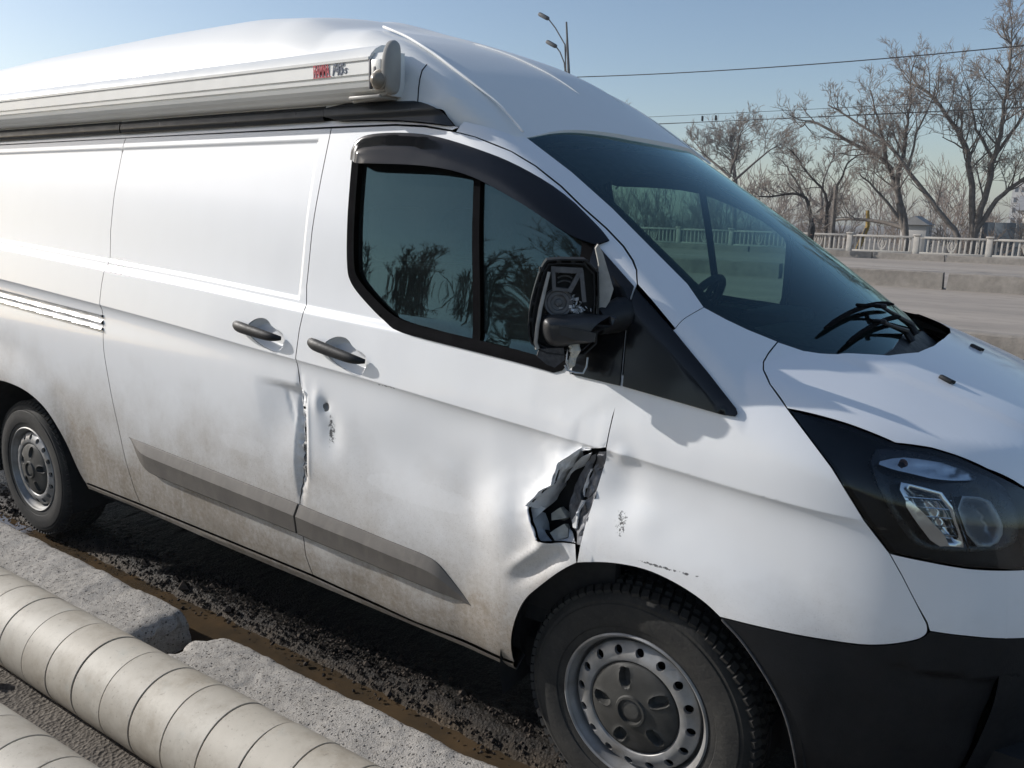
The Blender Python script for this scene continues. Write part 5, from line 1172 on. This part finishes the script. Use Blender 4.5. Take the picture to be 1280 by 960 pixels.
T2=[([(-7.03,-1.3),(-7.03,1.35),(-7.81,3.56),(-8.41,4.8),(-10.65,6.09),(-12.59,7.14),(-13.12,6.8)],.20),([(-7.13,1.2),(-7.69,3.7),(-7.53,5.6),(-7.46,7.2),(-7.48,9.57)],.16),([(-7.18,1.48),(-8.27,3.0),(-9.49,4.25)],.11),([(-7.03,1.35),(-8.8,1.72),(-10.75,1.74),(-11.85,1.2)],.13),([(-8.2,4.4),(-8.9,6.4),(-9.6,8.6)],.09)]
limb_tree('bare_tree',T2,'spreading bare tree with fan of limbs leaning left, beside the low horizontal branch',12,46,2.,nside=13,Ls=2.3,maxlev=4,nch=(3,5))
T2b=[([(-4.4,-1.3),(-4.47,1.03),(-5.5,2.35),(-7.27,4.51),(-8.17,5.62),(-10.2,7.05),(-11.38,7.79)],.17),([(-7.2,4.4),(-7.0,6.2),(-6.4,8.4)],.08)]
limb_tree('bare_tree',T2b,'bare tree with a single trunk leaning strongly left',13,45.4,1.5,nside=11,Ls=2.1,maxlev=4,nch=(3,4))
T3=[([(-12.5,-1.3),(-12.9,2.26),(-13.62,3.19),(-15.04,3.02),(-15.7,3.01)],.14),([(-11.94,-1.3),(-11.94,1.97),(-12.15,3.2),(-13.44,4.59),(-14.17,5.68)],.13),([(-11.98,2.28),(-11.72,3.51),(-11.21,5.02),(-10.69,5.61)],.10),([(-13.4,3.1),(-14.4,4.4),(-15.2,5.2)],.08)]
limb_tree('bare_tree',T3,'low dark bare tree with twisted limbs beside the wooden pole',14,49,2.,nside=14,Ls=1.7,maxlev=4,nch=(3,4),mb=M['barkdark'])
T4=[([(-21.6,-1.3),(-21.95,4.27),(-22.78,6.64),(-23.33,8.22)],.20),([(-22.23,5.06),(-21.53,6.61),(-20.98,8.0)],.12),([(-22.0,4.4),(-20.2,6.2),(-19.2,7.2)],.11),([(-22.2,4.8),(-24.4,6.4),(-25.6,7.4)],.11)]
limb_tree('bare_tree',T4,'round-crowned bare tree rising behind the windscreen',15,60,2.5,nside=17,Ls=2.5,maxlev=4,nch=(3,5),rmin=.014)
def rnd_tree(x,y,h,seed,label,group,r=.18,maxlev=4,rmin=.014,name='bare_tree',mb=None,mt=None,narrow=False):
    rr=random.Random(seed); L=[([(x,-1.3),(x+rr.uniform(-.3,.3),h*.3),(x+rr.uniform(-.8,.8),h*.62),(x+rr.uniform(-1.2,1.2)*(0.3 if narrow else 1),h)],r)]
    for k in range(4 if not narrow else 7):
        s=rr.choice((-1,1)); w=(.10 if narrow else .32); z=h*rr.uniform(.18,.5); L.append(([(x,z),(x+s*h*w*.5,z+h*.18),(x+s*h*w*rr.uniform(.7,1.1),min(z+h*rr.uniform(.35,.5),h*.96))],r*.5))
    return limb_tree(name,L,label,seed,y,2. if not narrow else .8,nside=11,Ls=h*.2,maxlev=maxlev,nch=(2,4),rmin=rmin,group=group,mb=mb,mt=mt,up=.3 if not narrow else .8)
for i,(x,y,h) in enumerate(((-30,56,9),(-38,60,10),(-46,58,8.5),(-17,66,7),(4,55,9.5),(9,60,8))):
    rnd_tree(x,y,h,100+i,'bare tree seen through the cab windows' if x<-25 else ('small bare tree far behind the low dark tree' if x==-17 else 'bare tree out beyond the right edge'),'bare trees beyond the balustrade',maxlev=3,rmin=.02)
# scrub beyond the balustrade
rr=random.Random(77)
for i in range(30):
    x=-46+i*1.72+rr.uniform(-.7,.7); y=rr.uniform(47,58); out=([],[]); h=rr.uniform(2.0,3.4)
    for k in range(9): grow(rr,(x+rr.uniform(-.7,.7),y+rr.uniform(-.5,.5),-1.2),(rr.gauss(0,.3),rr.gauss(0,.3),1),h*rr.uniform(.6,1.),.030,1,4,out,.3,.8,(3,4),.011,.12)
    finish('shrub',out,'tangled leafless brown shrub behind the balustrade',M['scrub'],M['scrub'],'leafless shrubs behind the balustrade',(x,y,-1.2),'shrub')
# far row of trees on the horizon, read as one mass
out=([],[])
for i in range(110):
    x=-190+i*2.3+rr.uniform(-1,1); y=rr.uniform(120,170); h=rr.uniform(5,9)
    for k in range(3): grow(rr,(x+rr.uniform(-1,1),y,-1.4),(rr.gauss(0,.25),0,1),h*rr.uniform(.6,1.),.09,1,3,out,.4,.7,(4,6),.05,.12)
V=[];Fc=[]
for P,rad,n in out[0]+out[1]: tube_acc(V,Fc,P,rad,3)
mesh('far_treeline',V,Fc,M['scrub'],label='hazy leafless wood along the horizon',kind='stuff')
# rows of bare poplars behind the viewer, mirrored in the door glass
for i,(x,y,h) in enumerate(((-13.5,-23,13.),(-10.8,-25,12.),(-16.2,-27,9.2),(-18.4,-25,7.9),(-20.2,-27,9.),(-22.6,-25,7.4),(-24.4,-27,8.8),(-27.,-26,7.6),(-29.5,-27,8.6),(-33,-29,8.),(-37,-29,9.),(-7.5,-26,12.),(-41,-30,8.5),(-3,-28,10))):
    rnd_tree(x,y,h,200+i,'bare poplar mirrored in the front door glass','poplars behind the viewer',.16,3,.02,'poplar',M['barkdark'],M['barkdark'],True)
# ------------------------------------------------------------------ street furniture, wires, people, far buildings
lamp=empty('street_lamp',(-16.2,25.6,0),label='tall double-armed street lamp above the van roof',cat='street lamp')
lp=MB(); lp.tube([(0,0,-.02),(0,0,3),(-.10,0,6.6),(-.33,0,8.85)],[.11,.09,.065,.035],10); lp.build('pole',M['pole'],lamp)
for z0,dx,dz in ((6.75,-1.15,2.35),(6.55,-.75,1.5)):
    a=MB(); a.tube([(-.12,0,z0),(-.28,0,z0+.35),(-.36,0,z0+dz*.55),(dx*.62-.1,0,z0+dz*.82),(dx-.05,0,z0+dz)],[.03,.028,.026,.026,.024],7); ao=a.build('arm',M['pole'],lamp)
    hd=MB(); Mh=Matrix.Translation((dx-.22,0,z0+dz+.06))@Matrix.Rotation(R(28),4,'Y'); hd.box((0,0,0),(.48,.24,.15),Mh,.06); hd.build('lamp_head',M['pole'],lamp)
k_=MB(); k_.tube([(-.30,0,7.3),(-.30,0,8.4)],.018,5); k_.build('bracket',M['pole'],lamp)
def wire(P,r,label,sag=.15,group='overhead wires'):
    A,B=Vector(P[0]),Vector(P[1]); b=MB(); b.tube([A.lerp(B,i/24)-Vector((0,0,4*sag*(i/24)*(1-i/24))) for i in range(25)],r,5); return b.build('wire',M['wire'],None,label=label,cat='wire',group=group)
wire(((-16.2,25.9,6.87),(6.,26.1,7.05)),.017,'single dark wire running from the street lamp to the right',.28)
wire(((-32.,20,4.75),(14.,20,4.70)),.006,'upper thin trolley wire above the road',.22)
wire(((-32.,20.4,4.60),(14.,20.4,4.50)),.007,'middle trolley wire carrying two small hangers',.2)
wire(((-32.,20.0,4.33),(14.,20.0,4.46)),.007,'lowest thin trolley wire above the road',.1)
hg=MB()
for x in (-8.55,-8.15): hg.box((x,20.2,4.42),(.025,.12,.14),None,.005)
hg.build('wire_hanger',M['wire'],None,label='pair of small dark hangers on the trolley wires',cat='hanger')
up_=MB(); up_.tube([(-10.85,46.3,-1.3),(-10.95,46.3,3.6)],[.16,.12],8); upo=up_.build('utility_pole',M['bark'],None,label='plain wooden pole standing behind the balustrade',cat='pole')
# pedestrian
pe=bpy.data.meshes.new('person'); J={'pel':((0,0,.95),.17),'ches':((0,0,1.28),.20),'neck':((.01,0,1.50),.075),'head':((.02,0,1.66),.105),'top':((.02,0,1.74),.085),'ls':((0,.19,1.42),.085),'le':((-.02,.25,1.15),.065),'lh':((.06,.24,.92),.05),'rs':((0,-.19,1.42),.085),'re':((-.03,-.25,1.15),.065),'rh':((.05,-.24,.92),.05),'lk':((.05,.10,.50),.085),'lf':((.0,.10,.08),.06),'lt':((.14,.11,.04),.045),'rk':((.0,-.10,.50),.085),'rf':((-.08,-.10,.08),.06),'rt':((.06,-.11,.04),.045)}
ks=list(J); E_=[('pel','ches'),('ches','neck'),('neck','head'),('head','top'),('ches','ls'),('ls','le'),('le','lh'),('ches','rs'),('rs','re'),('re','rh'),('pel','lk'),('lk','lf'),('lf','lt'),('pel','rk'),('rk','rf'),('rf','rt')]
pe.from_pydata([J[k][0] for k in ks],[(ks.index(a),ks.index(b)) for a,b in E_],[]); po=bpy.data.objects.new('person',pe); COL.objects.link(po)
sm_=po.modifiers.new('skin','SKIN'); ss=po.modifiers.new('sub','SUBSURF'); ss.levels=2; ss.render_levels=2
for i,k in enumerate(ks): pe.skin_vertices[0].data[i].radius=(J[k][1],J[k][1]); pe.skin_vertices[0].data[i].use_root=(k=='pel')
bpy.context.view_layer.update(); me2=bpy.data.meshes.new_from_object(po.evaluated_get(bpy.context.evaluated_depsgraph_get())); bpy.data.objects.remove(po)
me2.materials.clear(); me2.materials.append(M['coat']); me2.materials.append(M['skin'])
for p in me2.polygons:
    p.use_smooth=True; c=p.center; p.material_index=1 if (1.56<c.z<1.70 and c.x>.05) or (c.z<.95 and abs(c.y)>.2) else 0
po=bpy.data.objects.new('person',me2); link(po,label='person in dark clothes walking by the balustrade',cat='person'); po.location=(-9.78,37.6,0.05); po.rotation_euler=(0,0,.2)
# far plot: sheet fence, pale shed, yellow loader boom, tower block
fe=empty('sheet_fence',(-.5,50,-1.2),label='dark blue-grey sheet fence beyond the balustrade at the right edge',cat='fence')
for i in range(9):
    b=MB(); b.box((-3.2+i*1.02,0,1.55),(1.0,.05,2.9),None,.01); b.build('panel',M['fencep'],fe)
for i in range(5):
    b=MB(); b.tube([(-3.3+i*2.04,-.06,0),(-3.3+i*2.04,-.06,3.3)],.05,6); b.build('post',M['balus'],fe)
sh_=empty('shed',(-8.,56,-1.3),label='small pale shed with a pitched roof among the shrubs',cat='shed')
b=MB(); b.box((0,0,1.45),(1.5,2.4,2.9),None,.02); b.build('wall',M['house'],sh_)
b=MB(); b.add([(-.9,-1.4,2.85),(.9,-1.4,2.85),(.9,1.4,2.85),(-.9,1.4,2.85),(0,-1.4,3.4),(0,1.4,3.4)],[(0,1,4),(1,2,5,4),(2,3,5),(3,0,4,5),(0,3,2,1)]); b.build('roof',M['roofing'],sh_,smooth=False)
hs=empty('house',(3.,64,-1.3),label='long low house with grey roof behind the sheet fence',cat='house')
b=MB(); b.box((0,0,2.0),(11,6,4.0),None,.02); b.build('wall',M['house'],hs)
b=MB(); b.add([(-6,-3.4,3.95),(6,-3.4,3.95),(6,3.4,3.95),(-6,3.4,3.95),(-6,0,5.0),(6,0,5.0)],[(0,1,5,4),(2,3,4,5),(0,4,3),(1,2,5),(0,3,2,1)]); b.build('roof',M['roofing'],hs,smooth=False)
for x in (-3.5,-1,1.5,4):
    b=MB(); b.box((x,-3.02,2.3),(1.1,.06,1.2),None,.01); b.build('window',M['wpane'],hs)
yl=empty('loader',(-9.6,48.5,-1.3),label='yellow machine boom poking up behind the balustrade',cat='machine')
b=MB(); b.tube([(-.5,0,.6),(-.22,0,1.6),(.12,0,2.7),(.02,0,3.6)],[.16,.15,.13,.09],8); b.build('boom',M['yellow'],yl)
b=MB(); b.box((-.5,0,.7),(1.3,1.0,.9),None,.08); b.build('body',M['yellow'],yl)
b=MB(); b.tube([(-.35,-.16,1.2),(.05,-.16,2.6)],.05,6); b.build('ram',M['pole'],yl)
tb=empty('tower_block',(-14.,300,-2),label='faint tall apartment block on the horizon at the right edge',cat='building')
b=MB(); b.box((0,0,8.5),(9,10,17)); b.build('wall',M['house'],tb)
for i in range(5):
    for k in range(5):
        b=MB(); b.box((-3.4+k*1.7,-5.02,2.2+i*3.1),(.9,.06,1.5)); b.build('window',M['wpane'],tb)

# ------------------------------------------------------------------ thin spring haze over the whole place
hz=MB(); hz.box((-50,300,9.5),(1080,800,25)); ho_=hz.build('haze',None,None,smooth=False,label='thin pale haze over the road and trees',kind='stuff')
hm=bpy.data.materials.new('haze'); hm.use_nodes=True; hn=hm.node_tree.nodes; hn.remove(hn['Principled BSDF']); pv_=hn.new('ShaderNodeVolumePrincipled'); pv_.inputs['Density'].default_value=.0007; pv_.inputs['Color'].default_value=(.86,.92,1,1); pv_.inputs['Anisotropy'].default_value=.2
hm.node_tree.links.new(pv_.outputs[0],hn['Material Output'].inputs['Volume']); ho_.data.materials.clear(); ho_.data.materials.append(hm)
